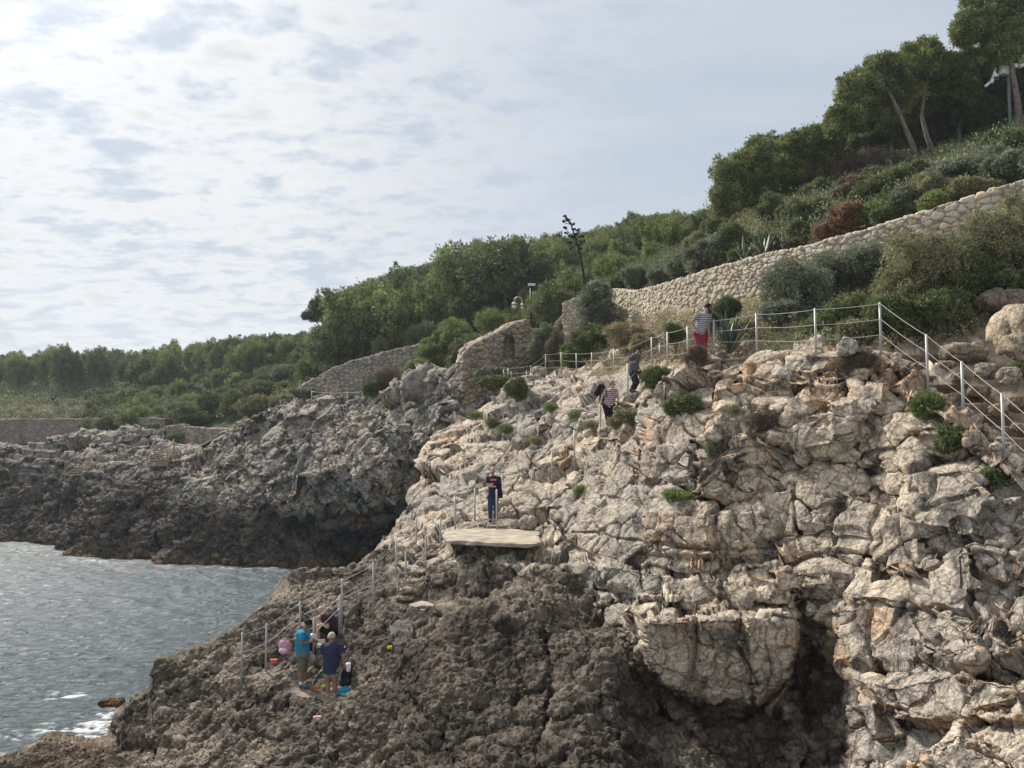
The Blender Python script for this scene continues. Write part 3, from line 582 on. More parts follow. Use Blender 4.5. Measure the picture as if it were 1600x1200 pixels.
t = nd(n, 'ShaderNodeTexCoord'); mp = nd(n, 'ShaderNodeMapping'); mp.inputs['Scale'].default_value = (.75, 1.3, 1); n.links.new(t.outputs['Object'], mp.inputs[0])
h1 = nd(n, 'ShaderNodeTexNoise'); h1.inputs['Scale'].default_value = 3.2; h1.inputs['Detail'].default_value = 7; h1.inputs['Roughness'].default_value = .62; h1.inputs['Distortion'].default_value = .6
n.links.new(mp.outputs[0], h1.inputs['Vector']); bp = nd(n, 'ShaderNodeBump'); bp.inputs['Strength'].default_value = .9; bp.inputs['Distance'].default_value = .22
n.links.new(h1.outputs['Fac'], bp.inputs['Height']); n.links.new(bp.outputs[0], b.inputs['Normal']); sea.data.materials.append(m)
# ------------------------------------------------------------------ stone walls
def wallmesh(name, pts, feet, thick=.5, res=.04, stone=.34, tint=(.44, .385, .31), seed=21, tintvar=.3, back=1.2, niche=None, endcap=True, sm=.9, jw=.10):
    T = np.array([atn(a, b, c) for a, b, c in pts]); Fz = np.array([atn(a, b, c)[2] for (a, _, c), b in zip(pts, feet)])
    seg = np.r_[0, np.cumsum(np.hypot(*np.diff(T[:, :2], axis=0).T))]; n = int(seg[-1]/res)+2; s = np.linspace(0, seg[-1], n)
    k = np.ones(9)/9
    def ip(v):
        o = np.interp(s, seg, v); w_ = max(3, int(sm/res)) | 1; pad = np.pad(o, w_//2, 'reflect', reflect_type='odd'); return np.convolve(pad, np.ones(w_)/w_, 'valid')
    x, y, zt, zf = ip(T[:, 0]), ip(T[:, 1]), ip(T[:, 2]), ip(Fz)
    tx, ty = np.gradient(x), np.gradient(y); l = np.hypot(tx, ty); tx /= l; ty /= l
    nx, ny = ty, -tx                                   # toward camera side
    fl = np.sign((nx*(-x)+ny*(-y)).mean()); nx *= fl; ny *= fl
    H = (zt-zf); nf_ = int(H.max()/res)+2; nt_ = int(thick/res)+2; nb_ = int(back/res/2)+2
    rows = []
    for t in np.linspace(0, 1, nf_): rows.append(np.stack([x, y, zf+H*t], 1))
    for t in np.linspace(0, 1, nt_)[1:]: rows.append(np.stack([x-nx*thick*t, y-ny*thick*t, zt], 1))
    for t in np.linspace(0, 1, nb_)[1:]: rows.append(np.stack([x-nx*thick, y-ny*thick, zt-back*t], 1))
    G = np.stack(rows)
    if endcap:                                         # fold both ends shut to the back
        e0 = G[:, :1].copy(); e1 = G[:, -1:].copy(); m = max(3, int(thick/res/1.5)); c0 = []; c1 = []
        for t in np.linspace(0, 1, m+1)[1:]:
            for e, c, i in ((e0, c0, 0), (e1, c1, -1)):
                q = e.copy(); fr = np.arange(len(rows)) < nf_; q[fr, :, 0] -= nx[i]*thick*t; q[fr, :, 1] -= ny[i]*thick*t
                top = (~fr)
                base = np.array([x[i]-nx[i]*thick, y[i]-ny[i]*thick]); q[top, :, 0] = lerp(q[top, :, 0], base[0], t); q[top, :, 1] = lerp(q[top, :, 1], base[1], t)
                c.append(q)
        G = np.concatenate([np.concatenate(c0[::-1], 1), G, np.concatenate(c1, 1)], 1)
    sh_ = G.shape[:2]; n = gnorm(np.stack([smooth2(G[..., k_], 2) for k_ in range(3)], -1)); c = G.mean((0, 1))
    if (n[:nf_]*(np.array([0, 0, CH])-G[:nf_])).sum() < 0: n = -n
    P = G.reshape(-1, 3); n = n.reshape(-1, 3)
    q = P/stone*np.array([1, 1, 1.45]); q = q+.22*np.stack([fbm(q, 1., 2, seed+5), fbm(q+7, 1., 2, seed+6), fbm(q+13, 1., 2, seed+7)], 1)
    F1, F2, ra, rb, vec = voro(q, seed, .85); e = F2-F1
    d = stone*(.30*sst(0, .16, e)+.25*(ra-.5)+.10*(vec[:, 2])*(rb-.5))+.012*fbm(P, 8, 3, seed+3)
    P = P+n*(d-stone*.1)[:, None]
    if niche:                                          # recess: centre px, py, half width, half height, depth
        a, b = proj(P); cx_, cy_, hw, hh, dep = niche
        inn = sst(-2, 2, polysd(a, b, [(cx_-hw, cy_+hh), (cx_-hw, cy_-hh*.5), (cx_-hw*.5, cy_-hh), (cx_+hw*.5, cy_-hh), (cx_+hw, cy_-hh*.5), (cx_+hw, cy_+hh)])); vd = P-np.array([0, 0, CH]); vd /= np.linalg.norm(vd, axis=1)[:, None]
        P = P+vd*(dep*inn)[:, None]
    tint = np.array(tint); warm = tint*np.array([1.18, 1.02, .78]); gry = tint*np.array([.84, .85, .87])
    col = lerp(gry, tint, sst(.1, .55, rb)[:, None]); col = lerp(col, warm, .5*sst(.75, .95, ra)[:, None]); col = col*(1+tintvar*(rb*3.7 % 1-.5))[:, None]
    col = lerp(tint*.5, col, (.1+.9*sst(.0, jw, e))[:, None]); col = col*(1+.2*fbm(P, 1.2, 3, seed+9))[:, None]  # joints darkened in colour: soil fill plus painted shade of the unresolved gaps
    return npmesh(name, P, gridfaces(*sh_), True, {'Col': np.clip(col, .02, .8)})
def wall(name, label, *a, **k):
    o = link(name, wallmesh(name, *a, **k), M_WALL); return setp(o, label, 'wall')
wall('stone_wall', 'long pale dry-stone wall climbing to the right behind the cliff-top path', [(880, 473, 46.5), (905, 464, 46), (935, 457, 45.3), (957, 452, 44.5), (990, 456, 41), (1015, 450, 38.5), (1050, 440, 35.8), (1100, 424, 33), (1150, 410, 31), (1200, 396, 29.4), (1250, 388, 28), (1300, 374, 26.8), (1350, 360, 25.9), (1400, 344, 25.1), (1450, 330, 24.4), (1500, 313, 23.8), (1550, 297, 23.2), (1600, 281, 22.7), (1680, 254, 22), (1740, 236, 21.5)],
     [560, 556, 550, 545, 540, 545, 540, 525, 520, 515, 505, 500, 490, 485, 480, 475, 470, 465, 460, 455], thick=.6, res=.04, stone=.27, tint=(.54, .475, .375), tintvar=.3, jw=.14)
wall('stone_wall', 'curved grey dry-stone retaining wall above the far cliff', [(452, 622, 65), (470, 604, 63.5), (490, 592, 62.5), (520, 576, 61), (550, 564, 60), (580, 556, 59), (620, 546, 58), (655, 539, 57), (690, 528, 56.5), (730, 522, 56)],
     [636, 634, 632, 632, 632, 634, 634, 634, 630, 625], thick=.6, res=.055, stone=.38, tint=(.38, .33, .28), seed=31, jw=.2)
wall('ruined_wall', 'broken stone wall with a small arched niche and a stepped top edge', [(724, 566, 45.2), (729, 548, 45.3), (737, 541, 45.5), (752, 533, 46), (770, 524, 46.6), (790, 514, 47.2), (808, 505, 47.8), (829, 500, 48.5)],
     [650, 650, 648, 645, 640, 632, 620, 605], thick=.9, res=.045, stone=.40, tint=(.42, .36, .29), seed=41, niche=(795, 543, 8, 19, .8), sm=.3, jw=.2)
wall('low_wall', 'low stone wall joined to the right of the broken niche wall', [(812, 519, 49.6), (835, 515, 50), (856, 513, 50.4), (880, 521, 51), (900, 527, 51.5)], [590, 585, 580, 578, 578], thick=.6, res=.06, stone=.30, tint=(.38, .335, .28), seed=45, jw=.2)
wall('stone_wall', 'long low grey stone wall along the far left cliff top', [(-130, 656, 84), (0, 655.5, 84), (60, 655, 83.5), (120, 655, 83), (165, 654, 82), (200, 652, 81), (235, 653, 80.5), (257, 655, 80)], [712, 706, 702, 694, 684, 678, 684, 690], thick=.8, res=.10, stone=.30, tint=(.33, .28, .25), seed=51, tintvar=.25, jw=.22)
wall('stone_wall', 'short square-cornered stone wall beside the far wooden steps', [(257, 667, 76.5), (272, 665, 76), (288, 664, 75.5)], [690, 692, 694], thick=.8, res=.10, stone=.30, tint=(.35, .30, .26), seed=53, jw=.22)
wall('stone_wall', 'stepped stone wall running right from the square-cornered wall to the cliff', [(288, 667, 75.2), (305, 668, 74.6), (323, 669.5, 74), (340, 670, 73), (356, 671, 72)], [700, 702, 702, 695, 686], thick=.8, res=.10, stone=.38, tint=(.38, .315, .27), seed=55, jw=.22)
# ------------------------------------------------------------------ foliage
def leafcloud(C, R, per, ln, wd, seed, c1, c2, up=.3, shell=.55, droop=0.0):
    """many leaf-sized quads in clumps: C (k,3) centres, R (k,) radii"""
    r = np.random.RandomState(seed); k = len(C); n = k*per
    idx = np.repeat(np.arange(k), per)
    d = r.normal(size=(n, 3)); d /= np.linalg.norm(d, axis=1)[:, None]
    rad = (shell+(1-shell)*r.rand(n))*r.rand(n)**.2*np.where(r.rand(n) < .12, 1.25+.75*r.rand(n), 1)
    p = C[idx]+d*(R[idx]*rad)[:, None]
    a = d*.9+r.normal(size=(n, 3))*.6; a[:, 2] += up; a /= np.linalg.norm(a, axis=1)[:, None]
    b = np.cross(a, r.normal(size=(n, 3))); b /= np.linalg.norm(b, axis=1)[:, None]
    L_ = ln*(.6+.8*r.rand(n))[:, None]; W = wd*(.6+.8*r.rand(n))[:, None]
    V = np.stack([p, p+a*L_*.45+b*W*.5, p+a*L_, p+a*L_*.45-b*W*.5], 1).reshape(-1, 3)
    Fc = np.arange(n*4).reshape(n, 4)
    tk = r.rand(k)[idx]*.7+r.rand(n)*.3; cb = (.62+.76*r.rand(k))[idx]
    col = lerp(np.array(c1), np.array(c2), tk[:, None])*(cb*(.7+.6*r.rand(n)))[:, None]
    return V, Fc, np.repeat(col, 4, 0)
def lobes(rx, ry, rz, nl, nc, lobe=.45, seed=0, flat=.35, cr=.2, full=False):
    """clump centres over the surface of nl lobes inside an ellipsoid whose base sits at z=0"""
    r = np.random.RandomState(seed); C = []; 
    for i in range(nl):
        d = r.normal(size=3); d /= np.linalg.norm(d); rr = r.rand()**.4*(1-lobe)
        c = d*rr; c[2] = (c[2] if full else abs(c[2])) if r.rand() > flat else c[2]*.6
        lr = lobe*(.7+.6*r.rand())
        m = max(4, int(nc/nl*(lr/lobe)**2))
        e = r.normal(size=(m, 3)); e[:, 2] = np.where(r.rand(m) < (.35 if full else .75), np.abs(e[:, 2]), e[:, 2]); e /= np.linalg.norm(e, axis=1)[:, None]
        C.append(c+e*lr*(.55+.45*r.rand(m)**.5)[:, None])
    C = np.concatenate(C); C = C*np.array([rx, ry, rz]); C[:, 2] += rz*.95; R = cr*(.6+.8*r.rand(len(C)))
    return C, R
def tube(pts, rad, seg=7):
    """tapered tube along points; returns V,F"""
    P = np.array(pts, float); T = np.gradient(P, axis=0); T /= np.linalg.norm(T, axis=1)[:, None]+1e-9
    ref = np.array([1., 0, 0]) if abs(T[0, 0]) < .8 else np.array([0, 1., 0])
    V = []; a = np.linspace(0, 2*math.pi, seg, endpoint=False)
    for p, t, r_ in zip(P, T, rad):
        u_ = np.cross(t, ref); u_ /= np.linalg.norm(u_); v_ = np.cross(t, u_)
        V.append(p+r_*(np.cos(a)[:, None]*u_+np.sin(a)[:, None]*v_))
    V = np.concatenate(V); Fc = []
    for i in range(len(P)-1):
        for j in range(seg):
            k = (j+1) % seg; Fc.append((i*seg+j, i*seg+k, (i+1)*seg+k, (i+1)*seg+j))
    n0 = len(V); V = np.vstack([V, P[0], P[-1]])
    for j in range(seg):
        k = (j+1) % seg; Fc.append((n0, k, j, n0)); Fc.append((n0+1, (len(P)-1)*seg+j, (len(P)-1)*seg+k, n0+1))
    return V, Fc
class MB:
    def __init__(s): s.V = []; s.F = []; s.n = 0
    def add(s, V, Fc):
        V = np.asarray(V, float); s.V.append(V); s.F += [tuple(i+s.n for i in dict.fromkeys(f)) for f in Fc]; s.n += len(V); return s
    def tube(s, pts, rad, seg=7):
        if isinstance(rad, (int, float)): rad = [rad]*len(pts)
        return s.add(*tube(pts, rad, seg))
    def box(s, c, sz, rz=0, ax=None, bev=0.0):
        x, y, z = [k/2 for k in sz]; V = np.array([(a*x, b*y, c_*z) for a in (-1, 1) for b in (-1, 1) for c_ in (-1, 1)])
        if ax is not None: V = V@np.array(ax).T
        cz, sz_ = math.cos(rz), math.sin(rz); V = V@np.array([[cz, sz_, 0], [-sz_, cz, 0], [0, 0, 1]])+np.array(c)
        return s.add(V, [(0, 1, 3, 2), (4, 6, 7, 5), (0, 4, 5, 1), (2, 3, 7, 6), (0, 2, 6, 4), (1, 5, 7, 3)])
    def ball(s, c, r_, seg=10, rings=7, noise=0, seed=0):
        r_ = np.array([r_]*3 if isinstance(r_, (int, float)) else r_); V = [(0, 0, 1)]; Fc = []
        for i in range(1, rings):
            t = math.pi*i/rings
            for j in range(seg): p = 2*math.pi*j/seg; V.append((math.sin(t)*math.cos(p), math.sin(t)*math.sin(p), math.cos(t)))
        V.append((0, 0, -1)); V = np.array(V)
        if noise: V = V*(1+noise*fbm(V*1.0, 1.7, 3, seed))[:, None]
        for j in range(seg):
            k = (j+1) % seg; Fc.append((0, 1+j, 1+k)); b_ = 1+(rings-2)*seg; Fc.append((len(V)-1, b_+k, b_+j))
            for i in range(rings-2): a_ = 1+i*seg; Fc.append((a_+j, a_+seg+j, a_+seg+k, a_+k))
        return s.add(V*r_+np.array(c), Fc)
    def mesh(s, name, smooth=False):
        me = bpy.data.meshes.new(name); V = np.concatenate(s.V); me.from_pydata(V.tolist(), [], s.F); me.validate()
        if smooth: me.polygons.foreach_set('use_smooth', np.ones(len(me.polygons), bool))
        return me
    def build(s, name, mat, parent=None, loc=None, smooth=False): return link(name, s.mesh(name, smooth), mat, parent, loc)
def trunkmesh(h, r0, lean=(0, 0), limbs=5, seed=0, spread=1.2, start=.35):
    r = random.Random(seed); mb = MB(); n = 7; pts = []
    for i in range(n):
        t = i/(n-1); pts.append((lean[0]*t+r.uniform(-.06, .06)*h*t, lean[1]*t+r.uniform(-.06, .06)*h*t, -.3+(h+.3)*t))
    mb.tube(pts, [r0*(1.15-.85*i/(n-1)) for i in range(n)], 8)
    for k in range(limbs):
        t = r.uniform(start, .75); i = int(t*(n-1)); b = np.array(pts[i]); a = r.uniform(0, 6.28); l = spread*r.uniform(.6, 1.1)
        p1 = b+np.array([math.cos(a)*l*.5, math.sin(a)*l*.5, l*.25]); p2 = b+np.array([math.cos(a)*l, math.sin(a)*l, l*.7])
        mb.tube([b, p1, p2], [r0*.45, r0*.3, r0*.1], 5)
    return mb.mesh('trunk', True)
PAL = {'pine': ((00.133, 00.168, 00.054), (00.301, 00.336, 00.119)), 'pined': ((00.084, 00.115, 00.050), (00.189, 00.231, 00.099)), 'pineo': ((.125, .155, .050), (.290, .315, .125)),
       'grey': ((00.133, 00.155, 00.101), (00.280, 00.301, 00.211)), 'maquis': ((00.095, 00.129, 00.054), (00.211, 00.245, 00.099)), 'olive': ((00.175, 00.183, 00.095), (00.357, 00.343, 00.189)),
       'tan': ((00.224, 00.189, 00.112), (00.463, 00.379, 00.239)), 'brown': ((00.119, 00.093, 00.069), (00.265, 00.211, 00.155)), 'rust': ((00.168, 00.105, 00.063), (00.349, 00.224, 00.140)), 'fresh': ((00.133, 00.183, 00.059), (00.280, 00.336, 00.125)), 'agave': ((00.069, 00.099, 00.077), (00.155, 00.203, 00.155))}
ADJ = {'pine': 'bright green', 'pined': 'dark green', 'pineo': 'yellowish green', 'grey': 'grey-green', 'maquis': 'deep green', 'olive': 'olive', 'fresh': 'fresh green', 'tan': 'tan', 'brown': 'brown', 'rust': 'rust'}
def cloudmesh(name, C, R, per, ln, wd, seed, pal, **k):
    V, Fc, col = leafcloud(C, R, per, ln, wd, seed, *PAL[pal], **k); return npmesh(name, V, Fc, False, {'Col': col})
CROWNS = {}
def crown(pal, i):
    """shared unit crowns about 2.4 m radius, 4 m tall"""
    key = (pal, i)
    if key not in CROWNS:
        r = random.Random(hash_s(pal)+i)
        C, R = lobes(2.35, 2.35, 1.85, 17, 300, .34, 100+i*7+hash_s(pal) % 50, .35, .27, True)
        j_ = np.random.RandomState(i).rand(len(C)) < .16; C = np.concatenate([C, np.array([0, 0, 1.8])+(C[j_]-np.array([0, 0, 1.8]))*1.22]); R = np.concatenate([R, R[j_]*.7])
        CROWNS[key] = cloudmesh('crown', C, R, 50, .17, .075, 300+i, pal, up=.35)
    return CROWNS[key]
def hash_s(s_): return sum(ord(c)*(i+3) for i, c in enumerate(s_))
TRUNKS = [trunkmesh(2.6, .13, (.2, .1), 5, i) for i in range(3)]
for t_ in TRUNKS: t_.materials.append(M_BARK)
def tree(x, y, z, h, wd, pal, i, label, cat='tree', group=None, name='pine_tree', rz=None, crownbase=.28):
    label = label.replace('@', ADJ[pal])
    """crown proto is 3.5 tall x 4.6 wide"""
    e = empty(name, (x, y, z), label, cat, group, rz if rz is not None else random.uniform(0, 6.28))
    c = link('crown', crown(pal, i), M_LEAF, e); b = h*crownbase; c.location.z = b-.1; c.scale = (wd/4.6, wd/4.6*random.uniform(.85, 1.15), (h-b)/3.5)
    t = link('trunk', TRUNKS[i % 3], None, e); s_ = h*.75/2.6; t.scale = (s_, s_, s_); return e
SKY = [(-200, 550), (0, 549), (20, 545), (60, 543), (110, 540), (150, 540), (200, 545), (215, 552), (240, 553), (250, 532), (300, 530), (330, 523), (380, 530), (430, 518), (470, 514), (500, 514), (522, 506), (533, 480), (545, 462), (560, 450), (600, 433), (640, 420), (680, 412), (720, 388),
       (780, 374), (830, 374), (850, 380), (870, 362), (930, 358), (990, 348), (1010, 328), (1050, 328), (1080, 345), (1100, 330), (1200, 290), (1300, 230), (1400, 170), (1500, 130), (1600, 60), (1800, -60)]
def skyy(px): return float(np.interp(px, *zip(*SKY)))
placed = []
def scatter(n, pxr, yr, minsp, hr, pals, label, group, name, cat='tree', ridge=False, widths=(.9, 1.25), seed=0, cond=None):
    r = random.Random(seed); cnt = 0; tries = 0
    while cnt < n and tries < n*40:
        tries += 1; px = r.uniform(*pxr); Y = math.exp(r.uniform(math.log(yr[0]), math.log(yr[1])))
        x = (px-800)/F*Y; z = hz_(x, Y)
        if cond and not cond(px, proj([x, Y, z])[1]): continue
        if any((x-a)**2+(Y-b)**2 < minsp**2 for a, b, sp in placed[-400:]): continue
        h = r.uniform(*hr); sp_ = r.choice(pals)
        top = min(skyy(px-12), skyy(px), skyy(px+12))+r.uniform(-3, 5)
        hmax = float(atn(px, top, Y)[2])-z
        if ridge and hmax < hr[1]*1.5: h = max(hr[0]*.7, hmax)
        if h > hmax: h = hmax
        if h < hr[0]*.55: continue
        wd = h*r.uniform(*widths)*.95
        tree(x, Y, z-.15, h, wd, sp_, r.randrange(3), label, cat, group, name, crownbase=.06 if name == 'pine_tree' else .0); placed.append((x, Y, wd/2)); cnt += 1
    return cnt
scatter(46, (-120, 240), (122, 165), 4.2, (6.5, 9.5), ['pined', 'pined', 'pine', 'grey'], 'tall @ pine in the row standing on the far left skyline', 'pines on the far left skyline', 'pine_tree', ridge=True, seed=1, widths=(.7, 1.0))
scatter(44, (225, 530), (102, 130), 3.2, (2.6, 5), ['pine', 'pine', 'maquis', 'pined'], 'small round @ pine on the low ridge left of the lone umbrella pine', 'pines on the low left ridge', 'pine_tree', ridge=True, seed=2)
scatter(95, (150, 530), (80, 118), 2.3, (1.5, 3.0), ['maquis', 'maquis', 'pine', 'grey', 'pined', 'fresh'], 'low rounded @ shrub on the scrubby slope above the far cliff', 'shrubs on the slope above the far cliff', 'shrub', 'shrub', seed=3, widths=(1.3, 1.9))
scatter(95, (520, 1110), (72, 108), 2.9, (3.6, 5.6), ['pine', 'pine', 'maquis', 'pined'], '@ bushy pine on the upper part of the middle slope', 'pines on the upper middle slope', 'pine_tree', ridge=True, seed=4)
scatter(95, (490, 1110), (54, 80), 2.4, (2.6, 4.2), ['pine', 'pine', 'maquis', 'pine', 'pined', 'pineo'], 'rounded @ pine low on the middle slope above the stone walls', 'pines low on the middle slope', 'pine_tree', seed=5, cond=lambda px, py: py < np.interp(px, [500, 655, 740, 830, 900, 1090], [590, 560, 555, 530, 505, 440]))
# ------------------------------------------------------------------ hand-placed vegetation
# lone umbrella pine on the skyline
def bigpine(name, label, parts, Y, pal, trunks, seed, leaf=.20, per=60, dens=1.0, group=None, cat='tree', wd=.07, crownname='crown'):
    """parts: crown lobes (px, py, rx px, ry px, dY); trunks: list of [(px,py)...], radius"""
    bx, by = trunks[0][0][0] if trunks else (parts[0][0], parts[0][1]+parts[0][3])
    h_ = hit(bx, by, (B_HILL,))
    if h_ and name != 'umbrella_pine': Y = max(Y-3, min(h_.y, Y+14))
    base = at(bx, by, Y); e = empty(name, base, label, cat, group); C = []; R = []
    r = np.random.RandomState(seed); b0 = np.array(base)
    for (cx_, cy_, rx, ry, dY) in parts:
        c = atn(cx_, cy_, Y+dY); sx_, sz_ = 1.25*rx/F*(Y+dY), 1.25*ry/F*(Y+dY); sy_ = (sx_+sz_)*.5
        n = int(dens*150*(sx_*sz_)**.8/1.5)+12
        nl = max(4, int(5+sx_*2)); q, rr = lobes(sx_, sy_, sz_, nl, n, .40, seed+len(C)*13, .4, .24, True)
        q[:, 2] -= sz_*.95; j_ = r.rand(len(q)) < .2; q = np.concatenate([q, q[j_]*(1.18+.25*r.rand(j_.sum()))[:, None]]); rr = np.concatenate([rr, rr[j_]*.65]); C.append(q+c-b0); R.append(rr)
    C = np.concatenate(C); R = np.concatenate(R)
    link(crownname, cloudmesh(crownname, C, R, per, leaf, wd, seed, pal, up=.45), M_LEAF, e)
    if trunks:
        mb = MB()
        for pts, r0, dy in trunks:
            P = [atn(a, b, Y+dy*i/(len(pts)-1))-b0 for i, (a, b) in enumerate(pts)]
            P[0] = P[0]-np.array([0, 0, .4]); mb.tube(P, [r0*(1.2-.8*i/(len(P)-1)) for i in range(len(P))], 8)
            for i in range(len(P)//2, len(P)):
                for k in range(0):
                    d = r.normal(size=3)*.5+np.array([0, 0, .5]); mb.tube([P[i], P[i]+d*.7, P[i]+d*1.6], [r0*.4, r0*.25, r0*.1], 5)
        mb.build('trunk', M_BARK, e, smooth=True)
    return e
bigpine('umbrella_pine', 'lone dark umbrella pine with a bare trunk on the left skyline', [(508, 486, 20, 14, 0), (495, 480, 12, 9, 0), (490, 496, 9, 5, 1), (522, 478, 12, 10, 1), (478, 493, 5, 3, 0), (515, 500, 12, 6, 0)], 92, 'pined', [([(508, 540), (511, 515), (508, 495), (500, 485)], .22, 0), ([(511, 515), (520, 498), (524, 485)], .12, 0)], 5, leaf=.34, per=40, wd=.14, dens=.55)
RP = [
 ('round-topped yellowish pine at the left end of the right hand pine group', [(1150, 285, 36, 36, 0), (1185, 262, 42, 38, 0), (1165, 240, 30, 24, 0), (1215, 280, 34, 30, 1), (1130, 320, 22, 22, 0), (1125, 305, 16, 14, 0), (1175, 300, 40, 26, 1)], 46, 'pineo', [([(1185, 345), (1190, 310), (1180, 280)], .16, 0)]),
 ('small dark-topped pine behind the round-topped yellowish pine', [(1198, 226, 26, 15, 0), (1215, 235, 20, 14, 0), (1185, 236, 16, 12, 0)], 50, 'pined', [([(1200, 300), (1200, 250)], .12, 0)]),
 ('bushy pine filling the dip between the yellowish pine and the leaning pines', [(1245, 232, 26, 24, 0), (1270, 222, 22, 22, 0), (1262, 250, 34, 26, 1), (1232, 262, 24, 20, 0), (1292, 212, 26, 24, 0), (1300, 240, 26, 24, 1)], 47, 'pineo', [([(1250, 320), (1255, 280), (1262, 240)], .14, 0)]),
 ('wide spreading pine whose left trunk leans up from the slope', [(1318, 190, 28, 28, 0), (1330, 160, 30, 26, 0), (1352, 132, 34, 28, 0), (1375, 105, 28, 24, 0), (1345, 185, 40, 26, 1), (1305, 200, 20, 20, 0), (1385, 150, 40, 30, 1), (1395, 112, 22, 16, 0)], 43, 'pineo', [([(1439, 262), (1425, 225), (1408, 185), (1395, 155), (1375, 125)], .15, 0)]),
 ('tall pine with a slim pale trunk standing right of the wide spreading pine', [(1425, 88, 28, 20, 0), (1450, 78, 24, 14, 0), (1440, 110, 36, 24, 0), (1470, 100, 30, 24, 0), (1480, 130, 34, 26, 1), (1415, 130, 26, 22, 1)], 44, 'pine', [([(1466, 250), (1448, 212), (1440, 180), (1445, 140), (1450, 100)], .13, 0)]),
 ('high pine crown reaching out of the top right corner of the picture', [(1520, 42, 30, 26, 0), (1545, 15, 34, 30, 0), (1510, 55, 20, 16, 0), (1560, 60, 40, 34, 0), (1590, 20, 36, 40, 0), (1580, -30, 44, 34, 0), (1630, 30, 40, 60, 1), (1530, 90, 34, 26, 1)], 44, 'pineo', [([(1598, 215), (1590, 160), (1580, 100), (1570, 50)], .17, 0)]),
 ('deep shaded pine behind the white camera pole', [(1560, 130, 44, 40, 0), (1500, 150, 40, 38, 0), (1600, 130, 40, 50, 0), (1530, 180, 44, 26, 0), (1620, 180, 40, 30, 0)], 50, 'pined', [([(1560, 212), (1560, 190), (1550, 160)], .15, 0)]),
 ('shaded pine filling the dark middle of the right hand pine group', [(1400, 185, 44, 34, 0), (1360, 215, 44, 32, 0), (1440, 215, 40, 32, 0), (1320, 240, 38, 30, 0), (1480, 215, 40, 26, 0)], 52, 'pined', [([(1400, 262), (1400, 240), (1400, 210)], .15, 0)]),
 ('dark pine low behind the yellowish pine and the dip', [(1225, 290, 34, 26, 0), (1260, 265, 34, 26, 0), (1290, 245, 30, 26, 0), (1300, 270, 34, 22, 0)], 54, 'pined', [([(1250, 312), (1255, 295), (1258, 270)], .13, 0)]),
 ('pine bridging the slim trunked pine and the tall corner pine', [(1490, 110, 34, 26, 0), (1470, 150, 40, 30, 0), (1515, 120, 30, 34, 0), (1440, 165, 40, 26, 0)], 48, 'pine', [([(1500, 228), (1498, 190), (1490, 140)], .14, 0)]),
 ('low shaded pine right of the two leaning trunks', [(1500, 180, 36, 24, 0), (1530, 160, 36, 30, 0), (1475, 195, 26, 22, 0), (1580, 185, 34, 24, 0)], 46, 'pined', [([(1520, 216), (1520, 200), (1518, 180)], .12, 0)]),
]
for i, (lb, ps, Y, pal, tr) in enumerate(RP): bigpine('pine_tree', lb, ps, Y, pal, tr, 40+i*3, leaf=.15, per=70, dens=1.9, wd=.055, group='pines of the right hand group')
BR = [('brown twiggy dead undergrowth beneath the leaning pines', [(1320, 270, 40, 24, 0), (1370, 262, 40, 22, 0), (1270, 290, 30, 20, 0), (1410, 258, 30, 18, 0)], 47, 'brown'),
      ('dark brown thicket under the pine beside the camera pole', [(1500, 205, 30, 16, 0), (1540, 205, 34, 14, 0)], 48, 'brown'),
      ('greyish thicket under the round-topped yellowish pine', [(1190, 325, 30, 16, 0), (1235, 300, 26, 18, 0), (1150, 345, 24, 14, 0)], 45, 'olive')]
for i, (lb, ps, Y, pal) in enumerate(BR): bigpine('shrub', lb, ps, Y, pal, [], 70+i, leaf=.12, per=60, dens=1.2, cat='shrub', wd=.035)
def bush(px, pyc, rx, ry, Y, pal, label, group=None, leaf=.07, wd=.028, per=70, dens=1.0, name='bush', seed=None, cr=.13, up=.4, cat='bush', dep=.8):
    """bush with its foot at the lower edge of the ellipse (pixels), Y forward distance or None = where the ray meets the ground"""
    seed = seed or int(px*7+pyc)
    if Y is None:
        h_ = hit(px, pyc+ry*.8); Y = h_.y+.05 if h_ else 30
    b = np.array(at(px, pyc+ry, Y)); sx_, sz_ = 1.18*rx/F*Y, 1.12*ry/F*Y
    k = max(.35, min(1, (sx_*sz_)**.5/1.2)); n = int(dens*230*(sx_*sz_)**.75/max(.4, k))+10
    C, R = lobes(sx_, sx_*dep, sz_, max(5, int(6+sx_*3)), int(n*1.35), .42, seed, .4, cr*max(.5, k)*1.3, True)
    C[:, 2] = np.maximum(C[:, 2], .02)
    e = empty(name, b, label, cat, group)
    link('foliage', cloudmesh('foliage', C, R, per, leaf, wd, seed, pal, up=up), M_LEAF, e)
    mb = MB(); r = random.Random(seed)
    for i in range(6):
        a = r.uniform(0, 6.28); u_ = r.uniform(.2, .6)
        mb.tube([(0, 0, -.25), (math.cos(a)*sx_*u_*.4, math.sin(a)*sx_*u_*.4, sz_*.6), (math.cos(a)*sx_*u_, math.sin(a)*sx_*u_, sz_*1.3)], [.03*k+.008, .02*k, .006], 5)
    mb.build('stem', M_BARK, e, smooth=True); return e
